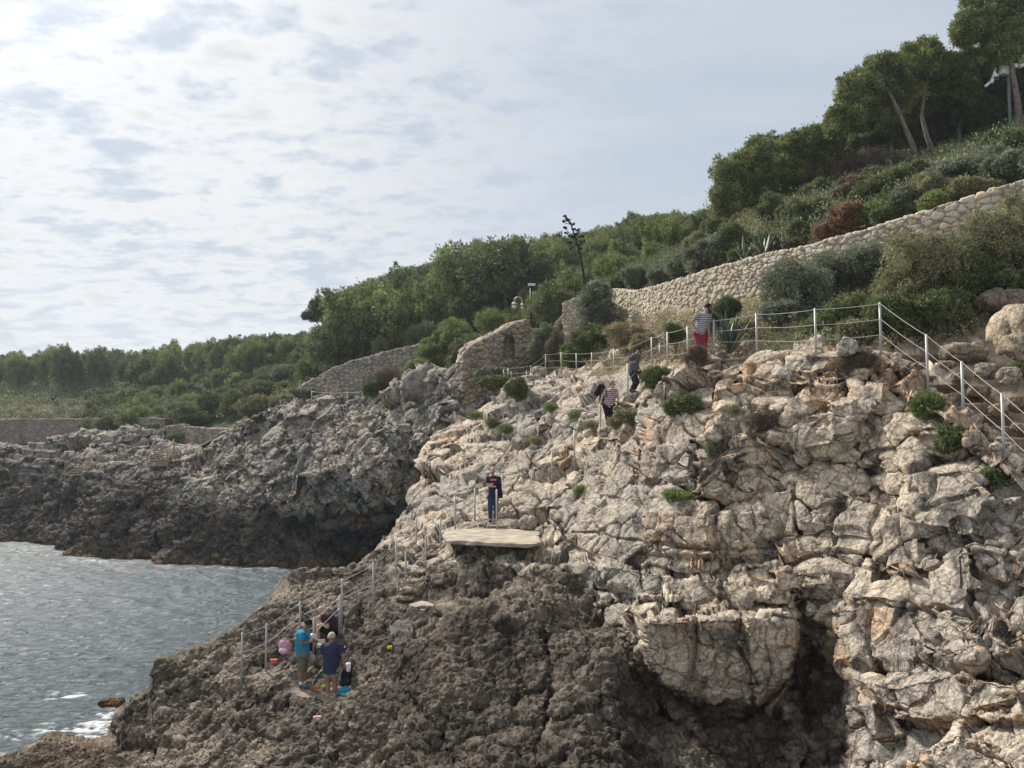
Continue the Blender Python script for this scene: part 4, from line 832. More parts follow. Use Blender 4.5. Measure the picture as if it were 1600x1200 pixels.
NB = [  # near bushes along the path and the wall
 (1245, 468, 62, 62, 24.5, 'grey', 'large grey-green bush against the wall left of the biggest bush'), (1310, 430, 60, 42, 25.3, 'grey', 'grey-green bush overhanging the wall behind the big bushes'),
 (1370, 405, 50, 42, 24.4, 'grey', 'pale grey-green bush leaning on the middle of the wall'), (1310, 490, 56, 46, 22.6, 'maquis', 'dark bush close behind the railing at the middle posts'),
 (1450, 430, 78, 92, 21.3, 'olive', 'biggest olive green bush behind the corner post of the railing'), (1540, 390, 70, 66, 21.6, 'olive', 'broad olive bush growing up to the wall near the right edge'),
 (1400, 500, 48, 42, 20.6, 'maquis', 'dark lower bush behind the corner post of the railing'), (1480, 485, 46, 36, 20.2, 'maquis', 'dark bush at the head of the stone steps'),
 (1600, 375, 50, 60, 21.4, 'olive', 'olive bush cut off by the right picture edge'), (1570, 440, 40, 30, 20.6, 'pined', 'shaded bush above the pale rounded boulder'),
 (938, 498, 42, 58, 41.5, 'grey', 'tall grey-green bush covering the left end of the long wall'), (925, 545, 40, 34, 40.3, 'maquis', 'dark green bush behind the left stretch of railing'), (965, 556, 34, 24, 38.5, 'olive', 'olive green bush behind the railing below the tan bush'),
 (985, 528, 36, 26, 36.5, 'tan', 'tan dry bush in front of the long wall'), (900, 562, 22, 24, 40.6, 'fresh', 'green bush just behind the leftmost tall railing posts'), (870, 548, 20, 32, 43, 'brown', 'dusky brown bush between the low wall and the railing'), (850, 548, 24, 36, 46, 'grey', 'grey bush in front of the low wall'),
 (882, 525, 14, 30, 47, 'brown', 'dusky upright bush at the foot of the long wall end'), (1135, 483, 28, 27, 26, 'pined', 'dark green bush behind the bearded man'), (1056, 518, 20, 22, 27, 'maquis', 'green bush left of the bearded man'), (1105, 505, 18, 20, 25.5, 'maquis', 'small green bush at the bearded man and agave'),
 (1030, 596, 32, 22, None, 'maquis', 'green bush on the cliff edge below the grey-shirted man'), (1092, 558, 20, 14, 21.8, 'brown', 'dry brown bush at the feet of the bearded man'), (1075, 632, 26, 14, None, 'maquis', 'low green bush in the rocks below the railing bend'), (1050, 640, 10, 14, None, 'fresh', 'small bright green tuft left of the low green bush'),
 (1325, 568, 44, 22, 18.9, 'brown', 'dark dry bush with the white stone on the cliff edge'), (1190, 661, 24, 20, None, 'brown', 'brown dry bush on the cliff face below the path'), (1455, 636, 24, 22, None, 'fresh', 'bright green plant beside the stone steps'), (1490, 690, 26, 24, None, 'maquis', 'dark green plant lower beside the stone steps'),
 (1555, 745, 18, 12, None, 'fresh', 'small green tuft low at the right edge'), (1116, 710, 8, 11, None, 'grey', 'tiny round bush on the cliff face'), (985, 650, 26, 12, None, 'olive', 'olive and brown tuft right of the woman with the backpack'), (965, 662, 18, 9, None, 'tan', 'tan grass tuft at the knees of the woman with the backpack'),
 (808, 612, 20, 18, None, 'maquis', 'round green bush on the rocks below the small railing'), (775, 600, 32, 14, 41.0, 'maquis', 'low green bush at the foot of the broken wall'), (765, 585, 26, 12, 44.3, 'grey', 'grey-green bush in front of the broken wall'),
 (770, 664, 12, 8, None, 'maquis', 'small green tuft in the grey rocks, upper of two'), (790, 672, 12, 8, None, 'maquis', 'small green tuft in the grey rocks, lower of two'), (862, 640, 10, 8, None, 'fresh', 'small green tuft under the left railing'), (1060, 775, 22, 5, None, 'fresh', 'flat green cushion plant in a rock ledge'), (905, 770, 9, 6, None, 'fresh', 'tiny green cushion plant in the pale rocks'),
 (745, 650, 12, 6, None, 'fresh', 'pale green tuft beside the gully of the far cliff'), (835, 690, 10, 5, None, 'olive', 'small olive tuft on the pale rocks below the railing'), (895, 650, 12, 7, None, 'fresh', 'green tuft left of the woman with the backpack'), (925, 665, 10, 6, None, 'olive', 'olive tuft below the woman with the backpack'),
 (690, 545, 46, 46, 53.5, 'fresh', 'large green bush growing between the curved wall and the broken wall'), (720, 560, 26, 34, 50, 'maquis', 'dark bush at the left edge of the broken wall'), (660, 578, 26, 20, 52, 'fresh', 'green bush on the rocks right of the curved wall'), (602, 598, 30, 26, 55.5, 'brown', 'dusky bush in front of the curved wall'), (588, 606, 20, 16, 55, 'maquis', 'dark green plants by the far railing'),
 (400, 640, 40, 24, 68, 'olive', 'olive bush where the far cliff top slopes down'), (450, 630, 30, 14, 65, 'olive', 'low olive bush at the start of the curved wall'), (242, 672, 16, 9, 77, 'grey', 'grey bush at the end of the long low wall'), (272, 684, 12, 5, 75, 'maquis', 'small bush in front of the square-cornered wall'), (480, 615, 26, 8, 62, 'grey', 'low grey bush under the curved wall'),
 (1215, 500, 34, 30, 24, 'grey', 'grey-green bush low behind the railing right of the upright agave'), (1275, 515, 34, 24, 22.2, 'maquis', 'low dark bush behind the middle railing posts'), (1345, 520, 34, 22, 20.8, 'olive', 'low olive bush just left of the corner railing post'),
 (1420, 470, 60, 56, 21.8, 'olive', 'dense olive bush filling the space left of the biggest olive bush'), (1520, 440, 56, 52, 21.2, 'maquis', 'dark green bush between the biggest olive bush and the pale boulder'), (1160, 520, 22, 18, 24.6, 'olive', 'olive bush right behind the upright agave'), (1010, 545, 24, 20, 34, 'olive', 'olive bush below the long wall right of the tan bush'),
 (1590, 580, 16, 12, None, 'fresh', 'small bush right of the stone steps'), (1150, 690-45, 10, 6, None, 'olive', 'little olive tuft on the cliff edge rocks'),
]
for t_ in NB:
    px, py, rx, ry, Y, pal, lb = t_; sc_ = 1 if (Y or 20) < 30 else 1.7; small_ = rx < 16 and ry < 14
    fine_ = pal in ('brown', 'tan'); small = rx < 16
    bush(px, py, rx*(1.2 if small_ else 1), ry*(1.2 if small_ else 1), Y, pal, lb, leaf=(.075 if not small_ else .10)*sc_, wd=(.030 if not (fine_ or small_) else .014)*sc_, per=60 if not small_ else 26, dens=(1.0 if sc_ == 1 else .75)*(.6 if small_ else 1), up=.4 if not small_ else .9, group='bushes on the cliff tops')
WB = [(1590, 262, 40, 32, 29, 'grey'), (1545, 262, 38, 34, 31, 'grey'), (1500, 275, 38, 32, 32, 'grey'), (1455, 298, 36, 30, 32, 'olive'), (1420, 318, 36, 26, 31, 'grey'), (1470, 320, 36, 22, 28.5, 'fresh'), (1530, 300, 36, 20, 27.5, 'olive'),
      (1440, 275, 30, 20, 37, 'maquis'), (1400, 288, 32, 20, 36, 'maquis'), (1360, 305, 30, 22, 35, 'maquis'), (1330, 345, 30, 28, 31, 'rust'), (1365, 335, 28, 24, 32, 'fresh'), (1390, 342, 24, 18, 29, 'maquis'), (1300, 365, 20, 16, 31, 'rust'), (1265, 330, 26, 24, 39, 'pined'),
      (1235, 335, 24, 20, 40, 'maquis'), (1210, 330, 22, 22, 41, 'pined'), (1250, 365, 22, 18, 33, 'maquis'), (1150, 375, 24, 24, 40, 'maquis'), (1120, 395, 26, 24, 39, 'grey'), (1095, 408, 26, 24, 39.5, 'grey'), (1065, 420, 24, 20, 41, 'grey'), (1035, 430, 24, 20, 43.5, 'grey'),
      (1120, 360, 20, 22, 45, 'pineo'), (1145, 350, 20, 16, 44, 'tan'), (1000, 435, 22, 20, 49, 'grey'), (970, 440, 20, 16, 51, 'maquis'), (1090, 380, 20, 16, 47, 'olive'), (1155, 402, 18, 12, 35, 'maquis'), (1240, 385, 14, 10, 31, 'brown'), (1280, 300, 24, 18, 42, 'pined'),
      (945, 448, 16, 14, 48.5, 'grey'), (1560, 225, 30, 14, 41, 'maquis'), (1610, 215, 30, 20, 40, 'maquis'), (1640, 260, 40, 40, 29, 'grey'), (1330, 300, 26, 20, 44, 'brown'), (1375, 275, 26, 16, 44, 'pined'), (1200, 378, 22, 14, 38, 'pined')]
for px, py, rx, ry, Y, pal in WB:
    h_ = hit(px, py+ry*.8, (B_HILL,)); Y = h_.y if h_ else Y
    bush(px, py, rx*1.1, ry*1.1, Y, pal, '%s bush above the long wall %s' % (ADJ[pal], 'on the slope near the camera pole' if px > 1430 else ('below the leaning pines' if px > 1270 else ('below the yellowish pine' if px > 1110 else 'left of the agaves'))), 'bushes above the long wall', leaf=.10, wd=.04, per=55, dens=.9)
# continuous ground scrub between trees and shrubs
def scrub(name, label, cond, n, leaf, cr, seed, pals):
    r = np.random.RandomState(seed); g = HP.reshape(-1, 3); a, b = proj(g); m = cond(a, b, g[:, 1]); g = g[m]
    wgt = g[:, 1]; k = r.choice(len(g), n, p=wgt/wgt.sum()); C = g[k]+r.normal(size=(n, 3))*np.array([.3, .3, .03]); C[:, 2] += cr*.35
    V = []; Fc = []; Cl = []; o = 0; w_ = (fbm(C, .22, 3, seed)+.5*r.rand(n)-.25); ed = np.quantile(w_, np.linspace(0, 1, len(pals)+1))
    for i, p in enumerate(pals):
        mm = (w_ >= ed[i]) & (w_ <= ed[i+1]); c = C[mm]
        v_, f_, c_ = leafcloud(c, cr*(.6+.8*r.rand(len(c))), 16, leaf, leaf*.45, seed+i, *PAL[p], up=.6); V.append(v_); Fc.append(f_+o); Cl.append(c_); o += len(v_)
    return setp(link(name, npmesh(name, np.concatenate(V), np.concatenate(Fc), False, {'Col': np.concatenate(Cl)}), M_LEAF), label, 'scrub', None, 'stuff')
scrub('ground_scrub', 'mixed evergreen scrub covering the slopes beyond the cliffs', lambda a, b, y: (y > 56) & (y < 175) & (b < np.interp(a, [-300, 350, 450, 520, 655, 740, 830, 900, 1090, 1900], [628, 640, 625, 575, 540, 560, 520, 500, 440, 400])), 17000, .34, .62, 500, ['pined', 'maquis', 'grey', 'pine', 'maquis', 'fresh'])
scrub('ground_scrub', 'green scrub covering the slope above the long pale wall', lambda a, b, y: (y > 27) & (y < 58) & (a > 940) & (a < 1800) & (b < np.interp(a, [880, 957, 1100, 1300, 1600, 1740], [440, 446, 424, 374, 281, 236])), 12000, .13, .42, 520, ['maquis', 'grey', 'pined', 'olive', 'pined', 'maquis'])
scrub('ground_scrub', 'low grey and tan scrub along the flat top of the far left cliff', lambda a, b, y: (y > 76) & (y < 125) & (a < 380) & (b > 618) & (b < 655), 2600, .30, .32, 540, ['olive', 'tan', 'grey', 'maquis', 'brown'])
scrub('path_scrub', 'sparse dry growth in the soil between the path and the long wall', lambda a, b, y: (y > 20) & (y < 44) & (a > 930) & (a < 1700) & (b > np.interp(a, [880, 1050, 1300, 1600], [520, 490, 460, 440])) & (b < np.interp(a, [880, 1376, 1568], [578, 540, 640])), 4600, .085, .19, 560, ['brown', 'tan', 'olive', 'maquis', 'grey', 'olive'])
# agaves
def agave(px, py, Y, n, L_, label, seed, w_=.09, tall=.6, group='agaves'):
    b = at(px, py, Y); r = random.Random(seed); V = []; Fc = []; Cl = []; o = 0; mb = []
    e = empty('agave', b, label, 'agave', group)
    for i in range(n):
        a = i*2.399+r.uniform(-.3, .3); el = r.uniform(.25, 1.35) if tall < .8 else r.uniform(.95, 1.45); l = L_*r.uniform(.7, 1.1); k = 9; droop = r.uniform(.1, .5)*(1.3-el)
        dx, dy = math.cos(a), math.sin(a); pts = []
        for j in range(k):
            t = j/(k-1); rr = l*t; up = rr*math.sin(el)-droop*l*t**2.5; out = rr*math.cos(el)+.05
            pts.append((dx*out, dy*out, up))
        sidev = np.array([-dy, dx, 0]); w0 = w_*r.uniform(.8, 1.2); tone = r.uniform(0, 1); c0 = lerp(np.array(PAL['agave'][0]), np.array(PAL['agave'][1]), tone)
        for j, p in enumerate(pts):
            t = j/(k-1); ww = w0*(math.sin(math.pi*(.12+.88*t)**.7)+.05)*(1 if t < .98 else .1); p = np.array(p); nrm = np.array([-dx*math.sin(el), -dy*math.sin(el), math.cos(el)])
            V += [p-sidev*ww, p-nrm*ww*.35, p+sidev*ww, p+nrm*ww*.05]
            edge_ = np.array([.30, .32, .16]); Cl += [edge_*.8 if tone > .6 else c0, c0*.8, edge_*.8 if tone > .6 else c0, c0]
            if j:
                q = o+(j-1)*4
                for m_ in range(4): Fc.append((q+m_, q+(m_+1) % 4, q+4+(m_+1) % 4, q+4+m_))
        o = len(V)
    me = npmesh('leaves', np.array(V), np.array(Fc), True, {'Col': np.array(Cl)}); link('leaves', me, M_AG, e); return e
M_AG = attrmat('agave_leaf', .5, .4, 12, .2, 0, transl=.1)
agave(1196, 402, 31.3, 26, 1.25, 'large spiky agave sprawling over the top of the long wall', 1)
agave(1165, 408, 32, 18, 1.0, 'smaller agave left of the large one with leaves hanging over the wall', 2)
agave(1228, 392, 31.6, 18, 1.1, 'agave just right of the large one on the wall top', 5)
agave(1296, 352, 32.5, 20, 1.15, 'agave standing higher on the slope above the rust-coloured bush', 3)
agave(1118, 388, 36, 14, .95, 'small dark agave half hidden by grey bushes above the wall', 4)
agave(1140, 552, 23.2, 24, 1.25, 'tall upright agave behind the railing beside the bearded man', 6, w_=.085, tall=1)
agave(577, 607, 54.8, 16, .95, 'dark spiky agave in front of the curved wall', 7)
agave(82, 628, 112, 18, 1.9, 'pale agave behind the rope fence on the far left', 8, w_=.14)
agave(195, 622, 108, 16, 1.7, 'pale agave among the shrubs right of the rope fence', 9, w_=.14)
# dead agave flower stalk
e = empty('agave_flower_stalk', at(916, 455, 52), 'tall dark dead agave flower stalk with flat seed clusters against the sky', 'flower stalk')
mb = MB(); b0 = np.array(at(916, 455, 52)); SP = [(916, 462), (912, 430), (906, 395), (899, 372), (892, 350), (883, 336)]
SPw = [atn(a, b, 52)-b0 for a, b in SP]; mb.tube(SPw, [.09, .08, .07, .06, .045, .03], 7)
cl = MB()
for k, (a, b, s_) in enumerate([(883, 335, 4), (886, 339, 4), (881, 343, 3), (888, 342, 4), (894, 347, 5), (883, 353, 4), (896, 355, 5), (885, 361, 4), (891, 366, 5), (904, 356, 4), (895, 368, 5), (900, 363, 4), (908, 366, 5), (910, 374, 5), (890, 376, 5), (903, 379, 4), (893, 386, 4), (907, 385, 4)]):
    p = atn(a, b+4, 52+random.uniform(-.4, .4))-b0; i = min(range(len(SPw)), key=lambda j: abs(SPw[j][2]-p[2]+.2)); mb.tube([SPw[i], (SPw[i]+p)/2+np.array([0, 0, -.05]), p], [.03, .022, .02], 5)
    for m_ in range(9): cl.ball(p+np.array([random.uniform(-1, 1)*s_*.028, random.uniform(-1, 1)*s_*.028, random.uniform(0, .10)]), (.075, .075, .05), 6, 4)
M_DEAD = objmat('dead_stalk', (.045, .035, .030), .9, .1, .4, 5)
mb.build('stalk', M_DEAD, e, smooth=True); cl.build('seed_clusters', M_DEAD, e)
# ------------------------------------------------------------------ railings and built things
M_POST = objmat('galvanised_post', (.42, .42, .41), .55, .4, .15, 20, metal=.35)
M_ROPE = objmat('pale_rope', (.46, .44, .39), .8, .2, .15, 30)
M_CABLE = objmat('steel_cable', (.40, .40, .39), .4, .5, .15, 30, metal=.5)
M_WOOD = objmat('weathered_wood', (.34, .28, .21), .85, .2, .3, 12)
def atz(px, py, z):
    d = at(px, py, 10.)-O; t = (z-CH)/d.z; return O+d*t
def railing(label, posts, ropes, rope_mat, levels=(.97, .62, .27), pr=.028, rr=.008, sag=.04, name='railing', mat=None, group=None, postname='post', rname='rope'):
    """posts: (px,ytop,ybot,Y or None); ropes: list of index pairs"""
    W = []
    for px, yt, yb, Y in posts:
        if Y is None:
            h_ = hit(px, yb); Y = h_.y if h_ else 22
        b = at(px, yb, Y); t = at(px-(px-800)*.00115*(yb-yt)/60, yt, Y); t.x = b.x+(t.x-b.x)*.3; W.append((b, t))
    b0 = W[0][0]; e = empty(name, b0, label, 'railing', group)
    for b, t in W:
        m_ = MB(); a = b-b0; c = t-b0; a = a-Vector((0, 0, .35)); m_.tube([a, a.lerp(c, .5), c], [pr, pr, pr], 10); m_.ball(c, (pr, pr, pr*.5), 10, 5)
        m_.build(postname, mat or M_POST, e, smooth=True)
    for lv in levels:
        for ch in ropes:
            m_ = MB(); pts = []
            for k, (i, j) in enumerate(zip(ch[:-1], ch[1:])):
                A = W[i][0].lerp(W[i][1], lv)-b0; B = W[j][0].lerp(W[j][1], lv)-b0; d = (B-A).length
                for q in range(8 if k < len(ch)-2 else 9): u_ = q/8; pts.append(A.lerp(B, u_)-Vector((0, pr+rr*.6, sag*d*4*u_*(1-u_)*.5)))
            m_.tube(pts, rr, 5); m_.build(rname, rope_mat, e, smooth=True)
    return e
RA = [(787, 578, 587, 43), (794, 575, 600, 42.5), (799, 581, 597, 44), (823, 580, 598, 44), (829.5, 571.6, 596, 41.5), (852.6, 553.6, 583, 41), (877, 550.5, 582, 40), (900.7, 552, 586, 38.6), (924.8, 551, 583, 37.4), (959.3, 545, 583, 34), (1018.6, 527, 576, 27.8), (1043.3, 519, 568, 26), (1075, 510, 566, 24.2), (1115.8, 500, 547, 22.9), (1182.6, 490, 548, 21.8), (1274.8, 482, 550.5, 19.9), (1376.4, 473, 542, 18.9), (1449.6, 523, 597, 17.4), (1505, 565, 638, 16.5), (1568.4, 615, 697, 15.2), (1662, 690, 790, 13.9)]
railing('galvanised post railing with three pale ropes along the cliff-top path and down the stone steps', RA, [[0, 1, 4, 5, 6, 7, 8, 9, 10, 11, 12, 13, 14, 15, 16, 17, 18, 19, 20]], M_ROPE, pr=.028, rr=.0075, sag=.03)
railing('short run of railing posts beside the woman with the backpack and the grey-shirted man', [(862.4, 706.6, 748, None), (897.6, 672, 721, None), (938.4, 627, 660, 27.6), (981, 568, 618, 26.6), (1031, 536.6, 560, 28.5)], [[2, 3, 4]], M_CABLE, levels=(.95, .5), rr=.009, sag=.01, rname='cable')
RC = [(742, 763, 813, None), (711, 775, 829, None), (688, 810, 858, None), (650, 810, 865, None), (619, 847, 903, None), (583, 879, 947, 21.6), (534, 905, 963, 21.7), (468.5, 940, 984, 22.3), (415.5, 975, 1036, 21.3), (377.6, 989, 1050, 21.0)]
railing('left hand line of grey posts and cables leading down to the fishing ledge', RC, [[3, 4, 5, 6, 7, 8, 9]], M_CABLE, levels=(.95, .5), rr=.008, sag=.02, rname='cable')
RD = [(776, 765, 826, 25.6), (665, 838, 894, None), (633.6, 862, 921, None), (530.7, 930, 969, 21.3), (490, 967, 1012, 20.9)]
railing('right hand line of grey posts and cables beside the lower rock steps', RD, [[1, 2, 3, 4]], M_CABLE, levels=(.95, .5), rr=.008, sag=.02, rname='cable')
railing('thin far railing in front of the curved stone wall', [(487, 611, 628, 60), (543, 613, 630, 59), (566.7, 611, 630, 58.5), (590.7, 607, 627, 58), (627, 601, 615, 56)], [[0, 1, 2, 3, 4]], M_POST, levels=(.95, .5), pr=.04, rr=.016)
railing('rope fence with short wooden posts on the far left cliff top', [(-30, 636, 648, 112), (35, 633, 640, 114), (58, 632, 640, 113), (79, 630, 638, 113), (99, 628, 636, 113), (124, 626, 638, 110), (147, 624, 634, 112), (170, 621, 631, 114)], [[0, 1, 2, 3, 4, 5, 6, 7]], M_ROPE, levels=(.9,), pr=.09, rr=.035, mat=M_WOOD)
railing('pale rope handrail climbing through the shrubs above the far cliff', [(320, 615, 632, 98), (325, 622, 634, 97), (335, 629, 638, 96), (348, 630, 640, 95), (360, 633, 642, 94), (375, 636, 645, 93)], [[0, 1, 2, 3, 4, 5]], M_ROPE, levels=(.9,), pr=.07, rr=.03, mat=M_WOOD)
# beige board by the fence
e = empty('notice_board', at(113, 636, 112), 'small plain beige board on the far left rope fence', 'sign'); MB().box((0, 0, .75), (1.6, .08, .8)).build('board', objmat('beige_board', (.45, .38, .32), .8), e); MB().box((-.5, 0, .1), (.1, .1, 1.2)).box((.5, 0, .1), (.1, .1, 1.2)).build('leg', M_WOOD, e)
# wooden steps on the far slope
def far_steps(label, px, py, Y, n, w_, rise, run, side):
    e = empty('wooden_steps', at(px, py, Y), label, 'steps'); m_ = MB()
    for i in range(n): m_.box((i*.06*side, i*run, i*rise), (w_, .30, .09))
    m_.build('treads', M_WOOD, e)
    for sx_ in (-w_/2, w_/2):
        h_ = MB()
        for i in (0, n-1): h_.tube([(sx_+i*.06*side, i*run, i*rise-.6), (sx_+i*.06*side, i*run, i*rise+1.0)], .05, 6)
        h_.tube([(sx_, 0, .95), (sx_+(n-1)*.06*side, (n-1)*run, (n-1)*rise+.95)], .04, 6); h_.tube([(sx_, 0, .45), (sx_+(n-1)*.06*side, (n-1)*run, (n-1)*rise+.45)], .04, 6)
        h_.build('handrail', M_WOOD, e)
    return e
def hY(px, py, d): h_ = hit(px, py); return (h_.y if h_ else d)-.6
far_steps('wooden steps with handrails on the far rocks below the square-cornered wall', 246, 727, hY(246, 727, 66), 7, 1.6, .2, .35, -1)
far_steps('faint lower wooden steps at the left on the far rocks', 118, 742, hY(118, 742, 70), 6, 1.8, .2, .35, 1)
# concrete platform
def slab(name, label, poly, z, th, mat, seed, rough=.03):
    c = [atz(a, b, z) for a, b in poly]; n = len(c); pts = []
    for i in range(n):
        for k in range(6): pts.append(c[i].lerp(c[(i+1) % n], k/6))
    ctr = sum(pts, Vector())/len(pts); V = []; N_ = len(pts); r = random.Random(seed)
    rings = [(0.0, 0), (.5, 0), (.8, 0), (.95, 0), (.995, -.005), (1.0, -.02), (1.0, -th*.8), (.98, -th), (.7, -th*1.3)]
    for s_, dz in rings:
        for i, p in enumerate(pts):
            q = ctr.lerp(p, s_); nz = float(fbm(np.array([[q.x, q.y, q.z+dz]]), 3.5, 4, seed, .7)[0]); o_ = (p-ctr).normalized()*nz*rough*(2 if s_ > .9 else 0); V.append((q.x+o_.x-ctr.x, q.y+o_.y-ctr.y, dz+nz*rough*.25*(s_ < .95)))
    Fc = [(a*N_+i, (a+1)*N_+i, (a+1)*N_+(i+1) % N_, a*N_+(i+1) % N_) for a in range(len(rings)-1) for i in range(N_)]
    return setp(MB().add(V, Fc).build(name, mat, None, (ctr.x, ctr.y, z), True), label, name.replace('_', ' ').split()[-1])
M_CONC = objmat('sandy_concrete', (.42, .365, .29), .95, .1, .45, 2.2, bump=.6); M_CONC2 = objmat('grey_concrete', (.115, .11, .10), .95, .1, .35, 2, bump=.3); M_CONC3 = objmat('pinkish_concrete', (.40, .32, .28), .9, .2, .2, 3, bump=.3)
slab('concrete_platform', 'flat sandy concrete platform jutting from the rocks below the man in navy', [(690, 836), (700, 828), (740, 825), (800, 826), (842, 828), (848, 846), (830, 850), (790, 849), (740, 846), (705, 845)], 5.74, .11, M_CONC, 3, .13)
slab('concrete_landing', 'small pinkish flat landing halfway down the lower steps', [(638, 944), (660, 938), (700, 936), (716, 938), (690, 948), (660, 953)], 4.1, .15, M_CONC3, 4)
slab('fishing_ledge', 'rough flat rock ledge under the standing anglers', [(437, 1066), (470, 1062), (520, 1068), (560, 1078), (562, 1094), (545, 1112), (515, 1104), (480, 1092), (450, 1082)], 2.35, .3, objmat('ledge_rock', (.27, .21, .15), .9, .2, .35, 5, bump=.8), 7, .06)
# sloping concrete patch
Q4 = [(611, 972), (640, 963), (652, 990), (619, 1014)]; g = 14; V = []
for i in range(g):
    for k in range(g):
        u_, v_ = i/(g-1), k/(g-1); a = lerp(lerp(Q4[0][0], Q4[1][0], u_), lerp(Q4[3][0], Q4[2][0], u_), v_); b = lerp(lerp(Q4[0][1], Q4[1][1], u_), lerp(Q4[3][1], Q4[2][1], u_), v_)
        a += 3*math.sin(b*.4); b += 2.5*math.sin(a*.33); h_ = hit(a, b); V.append(tuple(h_) if h_ else tuple(at(a, b, 20.5)))
V = np.array(V); ctr = V.mean(0); A_ = np.c_[V[:, 0]-ctr[0], V[:, 2]-ctr[2], np.ones(len(V))]; w3 = np.linalg.lstsq(A_, V[:, 1], rcond=None)[0]; V2 = V.copy(); V2[:, 1] = .05*V[:, 1]+.95*(A_@w3)-.14
Vb = V2+np.array([0, .35, -.1]); rim = [i*g for i in range(g)]+[(g-1)*g+k for k in range(1, g)]+[i*g+g-1 for i in range(g-2, -1, -1)]+[k for k in range(g-2, 0, -1)]; n_ = len(V2)
Fs = gridfaces(g, g).tolist()+[(rim[i], rim[(i+1) % len(rim)], rim[(i+1) % len(rim)]+n_, rim[i]+n_) for i in range(len(rim))]
setp(MB().add(np.vstack([V2, Vb])-ctr, Fs).build('concrete_patch', M_CONC2, None, Vector(ctr), True), 'sloping grey concrete patch set in the dark rock beside the landing', 'concrete patch')
# rocks as things
def rock(name, label, px, py, rx, ry, Y, seed, tint=(.50, .43, .34), group=None):
    c = at(px, py, Y); sx_, sz_ = rx/F*Y, ry/F*Y; g = 40; th, ph = np.meshgrid(np.linspace(0.02, math.pi-.02, g), np.linspace(0, 2*math.pi, g*2)); 
    V = np.stack([np.sin(th)*np.cos(ph), np.sin(th)*np.sin(ph), np.cos(th)], -1).reshape(-1, 3); sg = np.sign(V)*np.abs(V)**.8; q = sg*np.array([sx_, (sx_+sz_)/2, sz_])
    d, ra, e_ = blocks(q+seed*7.7, max(sx_, sz_)*.9, seed, .3, (1, 1, 1), .35, .12, .06, .3); q = q+V*(d*.6+.08*max(sx_, sz_)*fbm(q+seed, 2.5/max(sx_, sz_), 4, seed))[:, None]
    q = q.reshape(g*2, g, 3); q[-1] = q[0]; q = q.reshape(-1, 3)
    col = np.array(tint)*(1+.3*fbm(q+seed, 2, 4, seed+1)+.25*(ra-.5))[:, None]
    return setp(link(name, npmesh(name, q, gridfaces(g*2, g), True, {'Col': np.clip(col, .03, .8)}), M_ROCK, None, c), label, 'rock', group)
rock('boulder', 'big pale rounded boulder cut by the right picture edge', 1592, 520, 30, 46, 17.6, 3, (.50, .41, .30))
rock('boulder', 'white angular stone on the dry dark bush at the cliff edge', 1323, 543, 15, 14, 18.6, 5, (.58, .52, .45))
rock('boulder', 'squat rounded boulder directly below the big pale one', 1576, 588, 18, 14, 17.2, 7, (.40, .34, .26))
rock('boulder', 'grey boulder just left of the squat one beside the steps', 1543, 580, 17, 13, 17.6, 8, (.38, .33, .26))
rock('boulder', 'brownish boulder above the head of the stone steps', 1505, 552, 34, 16, 19, 9, (.40, .33, .25))
rock('boulder', 'broad brown slab of rock under the big olive bush at the right', 1572, 470, 44, 20, 20.3, 10, (.26, .21, .16))
rock('boulder', 'small pale stone at the foot of the last visible step post', 1556, 698, 9, 7, 15.2, 11)
rock('boulder', 'block of pale rock between agave and corner bushes', 1092, 560, 12, 10, 23, 12)
rock('boulder', 'pale block at the right end of the concrete platform', 826, 818, 14, 11, 25.6, 13, (.50, .45, .38))
rock('boulder', 'round stone beside the pale block on the platform', 808, 822, 10, 10, 25.9, 14, (.42, .37, .31))
rock('sea_rock', 'long brown weedy rock awash in the foam', 172, 1099, 16, 5, 24.2, 15, (.16, .09, .035))
rock('sea_rock', 'small brown rock tip just right of the long weedy one', 189, 1095, 6, 4, 24.4, 16, (.16, .09, .035))
rock('boulder', 'rock stub at the foot of the long wall left end', 885, 552, 12, 30, 46, 17, (.44, .38, .31)); rock('boulder', 'pale rock under the leftmost tall railing posts', 843, 585, 14, 13, 41.6, 18, (.46, .41, .33))
rock('boulder', 'upright cracked rock tower at the far cliff top, left one', 650, 602, 24, 26, 49, 20, (.36, .33, .29)); rock('boulder', 'upright cracked rock tower at the far cliff top, right one', 688, 600, 24, 26, 48, 21, (.38, .345, .30))
# stone steps at the right
e = empty('stone_steps', at(1500, 640, 16.8), 'worn earth and stone steps descending behind the railing at the right', 'steps'); b0 = e.location.copy()
SS = [(1432, 553), (1450, 570), (1461, 586), (1480, 600), (1500, 615), (1524, 629), (1544, 648), (1572, 666), (1600, 684), (1628, 704)]
M_EARTH = attrmat('earth_step', .95, .1, 9, .5, .8, .04)
for i, (a, b) in enumerate(SS):
    Y = 19.4-i*.42; p = at(a, b, Y)-b0; w_, dp, hh = 1.05, .62, .30; g = 16; V = []
    u_ = np.linspace(-1, 1, 24); pr_ = [(dp, -.6), (dp, 0), (dp*.6, .0), (.25, .0), (.06, -.005), (0, -.03), (0, -.12), (.02, -hh), (.02, -hh-.2)]
    for x_ in u_:
        for (yy, zz_) in pr_:
            q = np.array([[p.x+x_*w_/2, p.y+yy, p.z+zz_]]); nz = float(fbm(q+40, 4, 3, 600+i)[0]); V.append((q[0, 0], q[0, 1]+nz*.05, q[0, 2]+nz*.04))
    V = np.array(V); k = len(pr_); me = npmesh('step', V, gridfaces(24, k), True, {'Col': lerp(np.array([.13, .085, .055]), np.array([.24, .175, .12]), sst(-.3, .4, fbm(V, 2.5, 3, 620+i))[:, None])})
    link('step', me, M_EARTH, e)
st = 0
